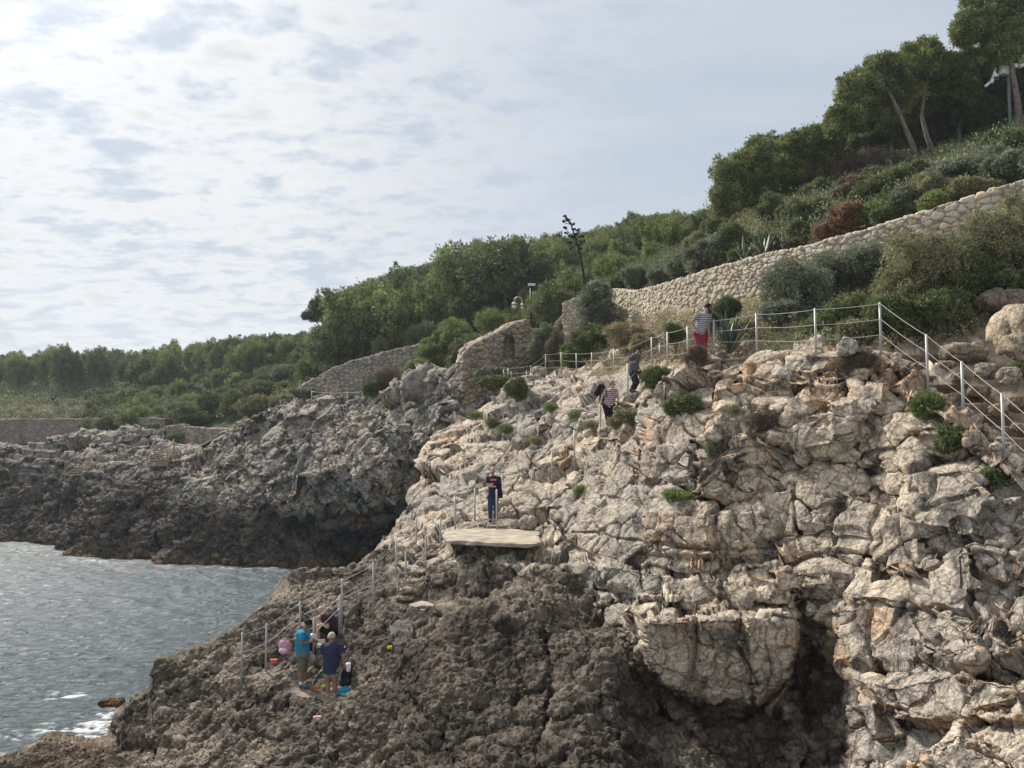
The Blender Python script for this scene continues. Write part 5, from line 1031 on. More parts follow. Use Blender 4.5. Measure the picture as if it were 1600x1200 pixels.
for i, (a, b) in enumerate(SS[:-1]):                    # loose kerb stones on the left of the steps
    for k in range(3):
        st += 1; rock('kerb_stone', '%s loose pale stone edging the left side of the %s worn step from the top' % (('upper', 'middle', 'lower')[k], ('first', 'second', 'third', 'fourth', 'fifth', 'sixth', 'seventh', 'eighth', 'ninth')[i]), a-34+random.uniform(-6, 6)+k*5, b+4+k*7, random.uniform(6, 10), random.uniform(4, 7), 19.3-i*.42-.25-k*.1, 30+st, (.50, .44, .35), 'stones edging the steps')
# lamps, camera pole
M_BLK = objmat('black_metal', (.02, .02, .022), .5, .4); M_WHT = objmat('white_plastic', (.75, .76, .76), .4, .5, .1); M_GLS = objmat('dark_glass', (.015, .016, .02), .1, .6)
M_TAN = objmat('tan_metal', (.40, .33, .22), .5, .4); M_PGREEN = objmat('green_paint_worn', (.10, .16, .15), .6, .4, .6, 3, col2=(.22, .26, .25))
Yl = 56; b = at(829.5, 512, Yl); t = at(829, 446, Yl); e = empty('lamp_post', b, 'thin black post with a small white head behind the broken wall', 'lamp post'); H_ = (t-b).z
MB().tube([(0, 0, -1), (0, 0, H_)], [.10, .07], 8).build('pole', M_BLK, e, smooth=True); MB().box((.06, 0, H_+.05), (.5, .25, .16)).build('lamp_head', M_WHT, e)
Yl = 57; b = at(816, 500, Yl); e = empty('camera_post', b, 'curved tan pipe post carrying two white dome cameras above the wall', 'camera post')
pp = [(816, 500), (816, 478), (815.5, 468), (812, 464.5), (808, 464), (804.5, 467), (803.5, 472)]
MB().tube([at(a, c, Yl)-b for a, c in pp], .06, 8).build('pipe', M_TAN, e, smooth=True)
for (a, c, r_) in ((803.5, 476, .17), (816, 478, .11)):
    p = at(a, c, Yl)-b; d_ = MB().tube([p+Vector((0, 0, .18)), p+Vector((0, 0, .12)), p], [.08, r_, r_], 12).build('camera_housing', M_WHT, e, smooth=True); MB().tube([p, p-Vector((0, 0, .06))], [r_*1.02, r_*1.02], 12).build('collar', M_BLK, d_); MB().ball(p-Vector((0, 0, .12)), (r_, r_, r_*1.1), 12, 8).build('dome', M_WHT, d_, smooth=True)
Yl = 41.5; b = at(1580, 214, Yl); e = empty('camera_pole', b, 'tall worn green pole topped with white boxes and cameras at the top right', 'camera pole')
top = at(1574, 98, Yl)-b; MB().tube([(0, 0, -.6), top*.5, top], [.085, .075, .07], 10).build('pole', M_PGREEN, e, smooth=True)
def P_(a, c, dy=0): return at(a, c, Yl+dy)-b
MB().box(P_(1568, 110, -.2), (.42, .30, .46), rz=.5).build('cabinet', M_WHT, e)
m_ = MB(); m_.tube([P_(1566, 106, -.2), P_(1557, 106, -.3), P_(1554, 112, -.3), P_(1554, 119, -.3)], .07, 8); m_.build('bracket', M_WHT, e, smooth=True)
d_ = MB().tube([P_(1554, 116, -.3), P_(1555, 121, -.3)], [.13, .19], 12).build('camera_housing', M_WHT, e, smooth=True); MB().ball(P_(1556, 125, -.3), (.17, .17, .17), 12, 8).build('dome', M_GLS, d_, smooth=True)
MB().tube([P_(1551, 123, -.3), P_(1549, 130, -.35)], .09, 8).build('bullet_camera', M_WHT, e, smooth=True); MB().tube([P_(1547, 128, -.3), P_(1540, 135, -.4)], [.06, .085], 8).build('bullet_camera', M_WHT, e, smooth=True)
MB().tube([P_(1575, 103), P_(1580, 87)], .03, 6).build('antenna', M_WHT, e); MB().box(P_(1582, 96), (.35, .2, .2)).build('junction_box', M_BLK, e); MB().tube([P_(1576, 100), P_(1592, 102)], .03, 6).build('arm', M_BLK, e)
MB().box(P_(1586, 103, -.1), (.18, .16, .2), rz=.3).build('small_camera', M_WHT, e); MB().tube([P_(1591, 104, -.1), P_(1603, 101, -.1)], [.12, .09], 10).build('floodlight', M_WHT, e, smooth=True); MB().tube([P_(1592, 100), P_(1592, 91)], .03, 6).build('antenna', M_TAN, e)

rock('boulder', 'pale step rock under the feet of the grey-shirted man', 990, 622, 16, 9, 27.1, 24, (.50, .44, .36))
rock('boulder', 'rock hump at the feet of the woman with the backpack', 951, 676, 16, 9, 27.3, 25, (.50, .44, .36))

e = empty('rock_steps', at(660, 885, 24.3), 'worn rock and concrete steps running down between the grey posts below the platform', 'steps'); b0 = e.location.copy()
for i, (a, b) in enumerate([(684, 853), (675, 866), (667, 880), (658, 894), (650, 908), (640, 922), (632, 934)]):
    h_ = hit(a, b); Yh = min(26, max(21.5, h_.y if h_ else 24)); o_ = rock('step', 'x', a, b, 15, 3.6, Yh-.05, 60+i, (.44, .37, .27))
    for k_ in ('label', 'category'): del o_[k_]
    o_.location = o_.location-b0; o_.parent = e
rock('boulder', 'brown rock on the bank right of the middle steps', 1530, 612, 15, 9, 17.6, 80, (.34, .26, .185))
rock('boulder', 'brown rock low on the bank above the lowest post', 1561, 640, 14, 9, 16.8, 81, (.34, .26, .185))
rock('boulder', 'wide brown rock at the right edge below the round boulders', 1592, 632, 18, 12, 17.0, 82, (.34, .26, .185))
rock('boulder', 'small brown rock on the bank near the upper steps', 1498, 590, 11, 7, 18.2, 83, (.34, .26, .185))
rock('boulder', 'small brown rock beside the lowest visible step', 1592, 668, 12, 8, 16.0, 84, (.34, .26, .185))
rock('boulder', 'tiny brown rock left of the two round boulders', 1530, 585, 9, 6, 18.0, 85, (.34, .26, .185))
rock('boulder', 'flat brown rock at the head of the steps', 1480, 572, 16, 8, 18.8, 86, (.34, .26, .185))
# ------------------------------------------------------------------ people
SKIN = lambda c, n='skin': objmat(n, c, .6, .3, .15, 20)
class Blob:
    def __init__(s): s.mb = MB()
    def cap(s, a, b, ra, rb, seg=14, flat=None):
        a = np.array(a, float); b = np.array(b, float); d = b-a; l = np.linalg.norm(d)+1e-6; d /= l
        pts = []; rad = []
        for t in (-.92, -.6, -.2): pts.append(a+d*ra*t); rad.append(ra*math.sqrt(1-t*t))
        for t in (.0, .33, .66, 1.): pts.append(a+(b-a)*t); rad.append(lerp(ra, rb, t))
        for t in (.2, .6, .92): pts.append(b+d*rb*t); rad.append(rb*math.sqrt(1-t*t))
        V, Fc = tube(pts, rad, seg)
        if flat: V = (V-a)*np.array(flat)+a
        s.mb.add(V, Fc); return s
    def cone(s, a, b, ra, rb, seg=16, flat=None, ctr=None):
        """flat-ended taper, for cuffs and hems"""
        a = np.array(a, float); b = np.array(b, float); V, Fc = tube([a, a+(b-a)*.25, a+(b-a)*.5, a+(b-a)*.75, b], [ra, lerp(ra, rb, .25), lerp(ra, rb, .5), lerp(ra, rb, .75), rb], seg)
        if flat: V = (V-(a+b)/2)*np.array(flat)+(a+b)/2
        s.mb.add(V, Fc); return s
    def ell(s, c, r_): s.mb.ball(c, r_, 18, 12); return s
    def done(s, name, mat, parent, vox=.011, sm=3):
        o = s.mb.build(name, mat, None); r = o.modifiers.new('r', 'REMESH'); r.mode = 'VOXEL'; r.voxel_size = vox; r.use_smooth_shade = True
        if sm: q = o.modifiers.new('s', 'SMOOTH'); q.iterations = sm; q.factor = .5
        dg = bpy.context.evaluated_depsgraph_get(); me = bpy.data.meshes.new_from_object(o.evaluated_get(dg)); me.name = name
        bpy.data.objects.remove(o); me.materials.clear(); return link(name, me, mat, parent)
def hand(bl, w_, d, th, curl=.5, sc_=1.0, n_=None):
    """palm plus five bent fingers starting at the wrist w_, pointing along d, thumb side th"""
    w_ = np.array(w_, float); d = np.array(d, float); d /= np.linalg.norm(d); th = np.array(th, float); th -= d*th.dot(d); th /= np.linalg.norm(th)+1e-6; n = np.cross(d, th) if n_ is None else np.array(n_)
    p = w_+d*.085*sc_
    for k, (off, l) in enumerate(((.030, .070), (.010, .078), (-.010, .072), (-.029, .058))):
        r0 = w_+d*.02+th*off*.6; k0 = w_+d*.088+th*off; bl.cap(r0, k0, .014, .011, 8); a = k0; dd = d
        for q in range(3):
            dd = dd*math.cos(curl)+n*math.sin(curl); b = a+dd*l*(.45, .32, .25)[q]; bl.cap(a, b, .0095-.001*q, .0085-.001*q, 8); a = b
    t0 = w_+d*.03+th*.025; t1 = t0+(th*.7+d*.6)*.038; t2 = t1+(d*.9+n*.4)*.032; bl.cap(t0, t1, .014, .011, 8); bl.cap(t1, t2, .011, .009, 8)
def body(J, female=False, sc_=1.0, curl=.5, thk=1.0):
    """J: joint name -> (x,y,z)"""
    b = Blob(); g = {k: np.array(v, float) for k, v in J.items()}; T = thk
    ch = g['chest']; pe = g['pelvis']; nk = g['neck']; hd = g['head']
    b.cap(pe, ch, .125*T, .13*T); b.ell((ch+nk)/2, (.145*T, .105, .11)); b.cap(g['shL'], g['shR'], .062, .062); b.cap(ch, nk, .11, .06); b.cap(nk, hd-(hd-nk)*.2, .056, .052)
    for s in 'LR':
        b.cap(g['sh'+s], g['el'+s], .052*T, .042*T); b.cap(g['el'+s], g['ha'+s], .042*T, .028); 
        d = g['ha'+s]-g['el'+s]; hand(b, g['ha'+s], d, g.get('th'+s, np.array([0, -.3, 1.])), curl)
        b.cap(g['hi'+s], g['kn'+s], .088*T, .056*T); b.cap(g['kn'+s], g['kn'+s]*.6+g['an'+s]*.4, .056*T, .058*T); b.cap(g['kn'+s]*.6+g['an'+s]*.4, g['an'+s], .056*T, .036)
        b.cap(g['an'+s], g['to'+s], .04, .032)
    b.cap(g['hiL'], g['hiR'], .11*T, .11*T)
    f = np.array(J['face'], float); f /= np.linalg.norm(f); up = np.array(J.get('up', (0, 0, 1)), float); up -= f*up.dot(f); up /= np.linalg.norm(up); sd_ = np.cross(f, up)
    def H(a, c, u_): return hd+f*a+sd_*c+up*u_
    def hb(c, r0, r1, r2):                       # oriented ellipsoid
        m_ = MB(); m_.ball((0, 0, 0), 1, 18, 12); V = m_.V[0]*np.array([r0, r1, r2]); V = V[:, :1]*f+V[:, 1:2]*sd_+V[:, 2:]*up+c; b.mb.add(V, m_.F)
    hb(H(-.012, 0, .03), .098, .077, .098); hb(H(.022, 0, -.045), .07, .058, .07); hb(H(.045, 0, -.085), .035, .035, .03)
    b.cap(H(.085, 0, .02), H(.108, 0, -.022), .010, .015, 8); b.cap(H(.082, -.018, -.055), H(.082, .018, -.055), .010, .010, 8)
    for q in (-1, 1): hb(H(-.005, q*.078, -.005), .022, .010, .032); hb(H(.062, q*.03, -.02), .02, .022, .02)
    return b, H, (f, sd_, up), g
def person(name_label, px0, py0, Y, J, mats, cfg, grp=None):
    """J given in photo pixels: (px, py, dy metres); converted to metres around the feet point"""
    s = 1.0; o = at(px0, py0, Y); e = empty('person', o, name_label, 'person', grp)
    Jm = {}
    for k, v in J.items():
        if k in ('face', 'up', 'thL', 'thR'): Jm[k] = v; continue
        p = at(v[0], v[1], Y+v[2])-o; Jm[k] = (p.x, p.y, p.z)
    b, H, fr, g = body(Jm, thk=cfg.get('thk', 1.0), curl=cfg.get('curl', .5)); sk = b.done('body', mats['skin'], e, .009, 2)
    f, sd_, up = fr; T = cfg.get('thk', 1.0)
    # shirt
    sh_ = Blob(); pe, ch, nk = g['pelvis'], g['chest'], g['neck']; hem = pe+(pe-ch)*cfg.get('hem', .15)
    sh_.cone(hem, ch, .172*T*cfg.get('hemw', 1), .168*T, flat=(1, .92, 1)); sh_.cap(ch, pe, .155*T, .15*T); sh_.ell((ch*.6+nk*.4), (.180*T, .15*T, .14)); sh_.cap(g['shL'], g['shR'], .075*T, .075*T); sh_.cone(ch*.4+nk*.6, nk-(nk-ch)*.08, .12, .075)
    if cfg.get('sleeve', .62):
        for s_ in 'LR': sh_.cone(g['sh'+s_], lerp(g['sh'+s_], g['el'+s_], cfg.get('sleeve', .62)), .074*T, .068*T)
    shirt = sh_.done('tank_top' if not cfg.get('sleeve', .62) else 'shirt', mats['shirt'], e, .010, 2)
    # legs wear
    lg = Blob(); ln = cfg.get('leg', .85); lg.cap(g['hiL'], g['hiR'], .128*T, .128*T); lg.cone(pe, lerp(pe, ch, .25), .150*T, .150*T, flat=(1, .85, 1))
    for s_ in 'LR':
        if ln <= 1: lg.cone(g['hi'+s_], lerp(g['hi'+s_], g['kn'+s_], ln), .112*T, .092*T*cfg.get('legw', 1.05))
        else: lg.cone(g['hi'+s_], g['kn'+s_], .108*T, .078*T); lg.cap(g['kn'+s_], g['kn'+s_]+.01, .077*T, .077*T); lg.cone(g['kn'+s_], lerp(g['kn'+s_], g['an'+s_], ln-1), .076*T, .060*T)
    lg.done('trousers' if ln > 1 else 'shorts', mats['legs'], e, .010, 2)
    for s_ in 'LR':
        if mats.get('shoe'):
            q = Blob(); a, t_ = g['an'+s_], g['to'+s_]; q.cap(a+(0, 0, .01), a-(0, 0, .03), .048, .05); q.cap(a-(0, 0, .035), t_, .05, .042); q.done('shoe', mats['shoe'], e, .009, 2)
        if mats.get('sock'): Blob().cone(g['an'+s_]+(0, 0, .09), g['an'+s_], .047, .047).done('sock', mats['sock'], e, .008, 1)
    if mats.get('hair'):
        hr = MB(); n = 26; th, ph = np.meshgrid(np.linspace(0.01, cfg.get('hairang', 1.75), n), np.linspace(0, 2*math.pi, 32)); V = np.stack([np.sin(th)*np.cos(ph), np.sin(th)*np.sin(ph), np.cos(th)], -1).reshape(-1, 3)
        q = 1+.05*fbm(V*1.0, 5, 3, 77); V = V*q[:, None]; back = np.clip(-V[:, 0], 0, 1); V = V*np.array([.114, .092, .112])+np.array([-.020, 0, .035]); V[:, 2] -= back*.02
        keep = V.copy(); V = np.where((V[:, 0] > .055)[:, None] & (V[:, 2] < .065)[:, None], V*np.array([.82, .8, 1]), V)
        V = V[:, :1]*f+V[:, 1:2]*sd_+V[:, 2:]*up+g['head']; hr.add(V, gridfaces(32, n).tolist()); hr.build('hair', mats['hair'], e, smooth=True)
    if cfg.get('longhair'):
        q = Blob(); q.cap(H(-.08, 0, .02), H(-.10, 0, -.10), .07, .05); q.done('hair', mats['hair'], e, .010, 2)
    if mats.get('glasses'):
        q = MB(); A = MB()
        for k in (-1, 1):
            c = H(.088, k*.034, .008); m_ = MB(); m_.ball((0, 0, 0), 1, 12, 8); V = m_.V[0]*np.array([.016, .030, .022]); q.add(V[:, :1]*f+V[:, 1:2]*sd_+V[:, 2:]*up+c, m_.F); q.tube([H(.085, k*.06, .012), H(.0, k*.085, .008)], .006, 5)
        q.tube([H(.096, -.02, .012), H(.096, .02, .012)], .006, 5); q.build('sunglasses', mats['glasses'], e, smooth=True)
    else:
        for k in (-1, 1):
            q = MB(); q.ball(H(.078, k*.031, .006), .011, 8, 6); q.build('eye', M_EYE, e, smooth=True)
            MB().tube([H(.085, k*.045, .028), H(.092, k*.03, .032), H(.092, k*.015, .028)], .005, 5).build('eyebrow', mats.get('brow', M_EYE), e)
    if mats.get('beard'):
        q = Blob(); q.cap(H(.06, -.03, -.065), H(.06, .03, -.065), .030, .030); q.cap(H(.05, 0, -.07), H(.065, 0, -.105), .042, .030); q.cap(H(.02, -.062, -.01), H(.05, -.04, -.07), .018, .024); q.cap(H(.02, .062, -.01), H(.05, .04, -.07), .018, .024); q.done('beard', mats['beard'], e, .008, 1)
    else: MB().tube([H(.088, -.022, -.056), H(.094, 0, -.058), H(.088, .022, -.056)], [.004, .006, .004], 6).build('mouth', M_LIP, e)
    return e, g, H, fr, o
M_EYE = objmat('eye_dark', (.03, .022, .018), .4); M_LIP = objmat('lips', (.36, .15, .12), .6)
def stripes(name, c1, c2, sc_, ax='Z', r=.8):
    m, n, b = newmat(name, r, .2); t = nd(n, 'ShaderNodeTexCoord'); wv = nd(n, 'ShaderNodeTexWave', bands_direction=ax); wv.inputs['Scale'].default_value = sc_; wv.inputs['Distortion'].default_value = .6; wv.inputs['Detail Scale'].default_value = .6
    n.links.new(t.outputs['Object'], wv.inputs['Vector']); rp = nd(n, 'ShaderNodeValToRGB'); rp.color_ramp.elements[0].color = (*c1, 1); rp.color_ramp.elements[1].color = (*c2, 1); rp.color_ramp.elements[0].position = .4; rp.color_ramp.elements[1].position = .6
    n.links.new(wv.outputs['Fac'], rp.inputs[0]); n.links.new(rp.outputs[0], b.inputs['Base Color']); return m
cloth = lambda n, c, v=.2: objmat(n, c, .85, .15, v, 14, bump=.25)
tan_ = SKIN((.34, .19, .125)); fair = SKIN((.52, .34, .26)); brown_ = SKIN((.26, .145, .095))
# 1 angler in turquoise shirt, side on, looking down at his hands
person('standing man in turquoise t-shirt and olive shorts tying tackle, head bent over his hands', 472, 1074, 20.6,
  dict(head=(481, 976, -.02), neck=(475, 986, 0), chest=(472, 996, 0), pelvis=(473, 1020, 0), shL=(472, 991, .17), shR=(473, 991, -.17), elL=(474, 1005, .22), elR=(471, 1006, -.22), haL=(488, 1001, .06), haR=(486, 1003, -.08),
       hiL=(474, 1024, .09), hiR=(473, 1024, -.09), knL=(476, 1046, .10), knR=(471, 1047, -.10), anL=(477, 1068, .12), anR=(470, 1070, -.10), toL=(484, 1070.5, .12), toR=(478, 1073.5, -.12), face=(.8, -.15, -.62), thL=(0, 0, 1), thR=(0, 0, 1)),
  dict(skin=brown_, shirt=cloth('turquoise_cloth', (.025, .25, .40)), legs=cloth('olive_cloth', (.155, .15, .105)), shoe=cloth('blue_grey_shoe', (.07, .11, .16)), sock=cloth('white_sock', (.7, .7, .7)), hair=cloth('dark_hair', (.025, .02, .018), .4), brow=M_EYE), dict(leg=.95, hem=.28, thk=1.05, hairang=1.7), None)
# 2 grey-haired angler from behind
person('grey-haired woman seen from behind in a loose navy blue t-shirt and beige shorts', 517, 1090, 19.9,
  dict(head=(518, 997, .05), neck=(518, 1006, .0), chest=(518, 1016, 0), pelvis=(517, 1042, 0), shL=(506, 1010, 0), shR=(530, 1010, 0), elL=(503.5, 1024, .06), elR=(536, 1024, -.02), haL=(506, 1030, .28), haR=(538.5, 1039, .03),
       hiL=(511.5, 1046, 0), hiR=(522.5, 1046, 0), knL=(512, 1066, .02), knR=(523, 1066, .02), anL=(512.5, 1086, 0), anR=(523, 1085, 0), toL=(511, 1088, .18), toR=(524, 1087, .18), face=(.1, .85, -.5), thR=(-1, .3, 0)),
  dict(skin=tan_, shirt=cloth('navy_blue_cloth', (.032, .040, .080)), legs=cloth('beige_cloth', (.30, .27, .20)), shoe=cloth('beige_shoe', (.42, .38, .32)), hair=cloth('grey_hair', (.42, .38, .30), .35), brow=M_EYE), dict(leg=.55, hem=.32, thk=1.14, hemw=1.1, sleeve=.75, hairang=2.1), None)
# 3 seated bald man
person('bald man sitting on the rocks in dark purple shirt and black shorts, head bent', 497, 1005, 22.0,
  dict(head=(502, 955, 0), neck=(508, 962, 0), chest=(514, 968, .02), pelvis=(521, 985, .05), shL=(512, 963.5, .17), shR=(512, 964, -.17), elL=(511, 979, .22), elR=(512, 980, -.22), haL=(500, 972, .06), haR=(500, 974, -.08),
       hiL=(519, 987, .12), hiR=(519, 988, -.10), knL=(498, 977, .14), knR=(497, 979, -.12), anL=(500, 1000, .12), anR=(498, 1003, -.12), toL=(492, 1003, .14), toR=(490.5, 1005, -.13), face=(-.8, -.2, -.6), thL=(0, 0, 1), thR=(0, 0, 1)),
  dict(skin=fair, shirt=cloth('purple_cloth', (.045, .028, .042)), legs=cloth('black_cloth', (.012, .012, .014)), shoe=None, hair=None, brow=M_EYE), dict(leg=.8, hem=.2, thk=1.08), None)
# 4 man in navy standing with arms crossed
e, g, H, fr, o = person('bald bearded man in navy t-shirt and jeans standing with folded arms above the platform', 770, 815, 26.9,
  dict(head=(770, 735.5, -.03), neck=(770, 743, 0), chest=(771, 753, 0), pelvis=(771, 774, 0), shL=(762.5, 747.5, 0), shR=(779.5, 747.5, 0), elL=(763, 759.5, -.06), elR=(780.5, 760, -.06), haL=(771, 760, -.23), haR=(772, 758, -.20),
       hiL=(766.5, 776, 0), hiR=(774.5, 776, 0), knL=(766, 794, -.02), knR=(775, 794, 0), anL=(766, 812, 0), anR=(775.5, 811, .04), toL=(765.5, 814, -.18), toR=(777, 812.5, -.14), face=(-.1, -1, .05), thL=(0, 0, 1), thR=(0, 0, 1)),
  dict(skin=fair, shirt=cloth('navy_cloth', (.018, .026, .055)), legs=cloth('denim', (.03, .05, .11)), shoe=cloth('black_shoe', (.012, .012, .014)), hair=None, beard=cloth('stubble', (.20, .11, .07), .3), brow=M_EYE), dict(leg=1.88, hem=.1, thk=1.0), None)
def textobj(name, txt, size, loc, mat, parent, rot=(math.pi/2, 0, 0)):
    c = bpy.data.curves.new(name, 'FONT'); c.body = txt; c.size = size; c.align_x = 'CENTER'; c.align_y = 'CENTER'; c.extrude = .002; t_ = bpy.data.objects.new(name, c); sc.collection.objects.link(t_)
    dg = bpy.context.evaluated_depsgraph_get(); me = bpy.data.meshes.new_from_object(t_.evaluated_get(dg)); bpy.data.objects.remove(t_); q = link(name, me, mat, parent, loc); q.rotation_euler = rot; return q
M_RED = cloth('red_print', (.60, .03, .04)); M_WP = cloth('white_print', (.8, .8, .8)); pc = g['chest']+np.array([0.005, -.165, .075])
lg = MB(); LP = [(-.115, .035), (.115, .035), (.115, -.02), (.06, -.038), (0, -.012), (-.06, -.038), (-.115, -.02)]; lg.add([(a, 0, c) for a, c in LP]+[(a, .012, c) for a, c in LP], [tuple(range(7)), tuple(range(13, 6, -1))]+[(i, i+7, (i+1) % 7+7, (i+1) % 7) for i in range(7)])
lo = lg.build('shirt_print', M_RED, e, Vector(pc)); textobj('print_letters', "Levi's", .075, (0, -.004, .003), M_WP, lo)
jk = Blob(); p0 = g['haR']+np.array([.08, -.03, .0]); jk.cap(p0+np.array([-.06, -.02, .03]), p0+np.array([.12, 0, .02]), .06, .06); jk.cone(p0+np.array([.08, 0, .02]), p0+np.array([.12, .02, -.42]), .075, .10, flat=(1, .6, 1)); setp(jk.done('jacket', cloth('dark_navy_jacket', (.010, .013, .028)), None, .012, 3), 'dark navy jacket hanging over the folded arm of the man in navy', 'jacket').location = o
# 5 woman with backpack
e, g, H, fr, o = person('woman in sunglasses and striped tank top carrying a backpack, one hand on a railing post', 951, 668, 27.4,
  dict(head=(957, 601, -.03), neck=(954.5, 608, 0), chest=(954, 616, 0), pelvis=(951.5, 632, 0), shL=(946.5, 611, -.02), shR=(962.5, 611, .03), elL=(941.5, 618, -.05), elR=(965.5, 621, .0), haL=(939.5, 625.5, -.12), haR=(966, 630, -.08),
       hiL=(947.5, 634, 0), hiR=(955.5, 634, 0), knL=(949.5, 651, -.05), knR=(953, 650, 0), anL=(950, 666, 0), anR=(954, 664, .05), toL=(950, 668, -.18), toR=(957, 666, -.12), face=(.6, -.8, -.12), thL=(1, 0, 0), thR=(-1, 0, 0)),
  dict(skin=fair, shirt=stripes('striped_pink_cloth', (.50, .42, .43), (.20, .11, .14), 4.5), legs=cloth('black_leggings', (.012, .012, .014)), shoe=cloth('black_shoe', (.012, .012, .014)), hair=cloth('light_brown_hair', (.26, .17, .11), .4), glasses=objmat('black_plastic', (.01, .01, .012), .2)), dict(leg=1.85, hem=.1, thk=1.18, sleeve=0, longhair=True), None)
def item(name, bl, mat, loc, label, cat, vox=.012, parts=()):
    e_ = empty(name, loc, label, cat); bl.done('shell', mat, e_, vox, 2)
    for nm, q, m_ in parts: q.done(nm, m_, e_, vox, 1)
    return e_
bp_ = Blob(); c = g['chest']+np.array([-.24, .12, -.0]); bp_.cap(c+(0, 0, .18), c-(0, 0, .22), .12, .15, flat=(1, 1, 1)); bp_.cap(c+(.04, -.06, -.1), c+(.10, -.05, -.2), .08, .07)
jk2 = Blob(); jk2.cap(c+(-.10, 0, .30), c+(-.22, 0, .05), .07, .10); jk2.cap(c+(-.04, 0, .26), c+(-.02, 0, -.3), .10, .06)
st_ = Blob(); st_.cap(g['shL']+(0.03, -.075, .02), g['shL']+(0.02, -.12, -.2), .022, .022); st_.cap(g['shL']+(0.02, -.12, -.2), c+(.14, -.05, -.22), .022, .022); st_.cap(g['shL']+(0.03, -.075, .02), c+(.08, 0, .2), .022, .022)
item('backpack', bp_, cloth('charcoal_pack', (.028, .03, .038)), o, 'dark backpack with a jacket tied on it, on the back of the striped-top woman', 'backpack', parts=[('tied_jacket', jk2, cloth('black_jacket', (.012, .013, .018))), ('strap', st_, cloth('black_strap', (.015, .015, .018)))])
wb = Blob(); q = g['haR']+np.array([-.02, -.06, -.10]); wb.cone(q+np.array([0, 0, .03]), q+np.array([-.08, 0, -.20]), .05, .12, flat=(1, .35, 1)); setp(wb.done('white_bag', cloth('white_cloth', (.72, .73, .78)), None, .010, 2), 'crumpled white bag held by the woman in the striped top', 'bag').location = o
# 6 man in grey t-shirt climbing
e, g, H, fr, o = person('dark-haired man in a grey t-shirt and sunglasses coming up behind the woman with the backpack', 989, 614, 27.2,
  dict(head=(999, 546.5, 0), neck=(994.5, 553.5, 0), chest=(992, 561, 0), pelvis=(989, 581, 0), shL=(992, 555.5, .17), shR=(990, 556.5, -.17), elL=(996, 570, .22), elR=(978, 564.5, -.26), haL=(1000, 578, .15), haR=(987, 565.5, -.32),
       hiL=(990, 584, .09), hiR=(988.5, 584, -.09), knL=(996, 597, .10), knR=(992, 598, -.12), anL=(990, 611, .1), anR=(986, 610, -.1), toL=(996, 613, .1), toR=(992, 612.5, -.12), face=(.9, -.35, -.2), thL=(0, 0, 1), thR=(0, 0, 1)),
  dict(skin=tan_, shirt=cloth('grey_cloth', (.105, .115, .135)), legs=cloth('slate_trousers', (.032, .038, .052)), shoe=cloth('black_shoe', (.012, .012, .014)), hair=cloth('black_hair', (.014, .012, .011), .4), beard=cloth('dark_stubble', (.10, .06, .045), .3), glasses=objmat('black_plastic', (.01, .01, .012), .2)), dict(leg=1.8, hem=.12, thk=1.02), None)
sb = Blob(); q = g['hiR']+np.array([.22, -.03, .03]); sb.cap(q, q+np.array([.08, 0, -.16]), .07, .08, flat=(1, .7, 1)); sb.cap(q+np.array([-.18, .0, .12]), q, .02, .03); setp(sb.done('hip_bag', cloth('black_bag', (.012, .012, .015)), None, .012, 2), 'black bag hanging at the hip of the grey-shirted man', 'bag').location = o
# 7 bearded man in red trousers
e, g, H, fr, o = person('bearded man in sunglasses, striped t-shirt and red trousers leaning forward at the upper railing', 1097, 566, 23.1,
  dict(head=(1107, 481.5, -.02), neck=(1101.5, 489.5, 0), chest=(1098.5, 499, 0), pelvis=(1093.5, 519, 0), shL=(1090, 492.5, -.08), shR=(1108, 494, .08), elL=(1081.5, 503, -.05), elR=(1106.5, 510.5, -.05), haL=(1087, 514.5, -.12), haR=(1108.5, 526, -.18),
       hiL=(1089.5, 521, 0), hiR=(1099, 521, 0), knL=(1092, 541, -.08), knR=(1101, 541, -.06), anL=(1090, 561, 0), anR=(1101, 560, .0), toL=(1092, 565, -.18), toR=(1104, 563, -.16), face=(.85, -.5, -.22), thL=(1, 0, 0), thR=(1, -.3, 0)),
  dict(skin=tan_, shirt=stripes('striped_grey_cloth', (.40, .40, .42), (.11, .12, .15), 5), legs=cloth('red_cloth', (.24, .035, .055)), shoe=cloth('brown_shoe', (.08, .05, .03)), hair=cloth('black_hair', (.014, .012, .011), .4), beard=cloth('black_beard', (.016, .012, .010), .3), glasses=objmat('black_plastic', (.01, .01, .012), .2)), dict(leg=1.8, hem=.12, thk=1.04), None)
# tiny far sunbather
h_ = hit(73, 776); e, g, H, fr, o = person('tiny distant person sitting on the dark rocks at the far left in light blue shorts', 73, 779, (h_.y if h_ else 72)-.5,
  dict(head=(76, 768.5, 0), neck=(76, 771.5, 0), chest=(76, 773.5, 0), pelvis=(75.5, 777, .1), shL=(74, 772, 0), shR=(78, 772, 0), elL=(72.5, 775, .1), elR=(79.5, 775, .1), haL=(72, 778, .15), haR=(80, 778, .15),
       hiL=(74.5, 777.5, 0), hiR=(76.5, 777.5, 0), knL=(70.5, 775, -.3), knR=(72, 774.5, -.3), anL=(68.5, 779, -.5), anR=(70, 779, -.5), toL=(66.5, 779, -.6), toR=(68, 779, -.6), face=(-.5, -.8, 0)),
  dict(skin=tan_, shirt=tan_, legs=cloth('light_blue_cloth', (.25, .42, .5)), hair=cloth('dark_hair', (.025, .02, .018), .4)), dict(leg=.8, sleeve=0, hem=.0), None)
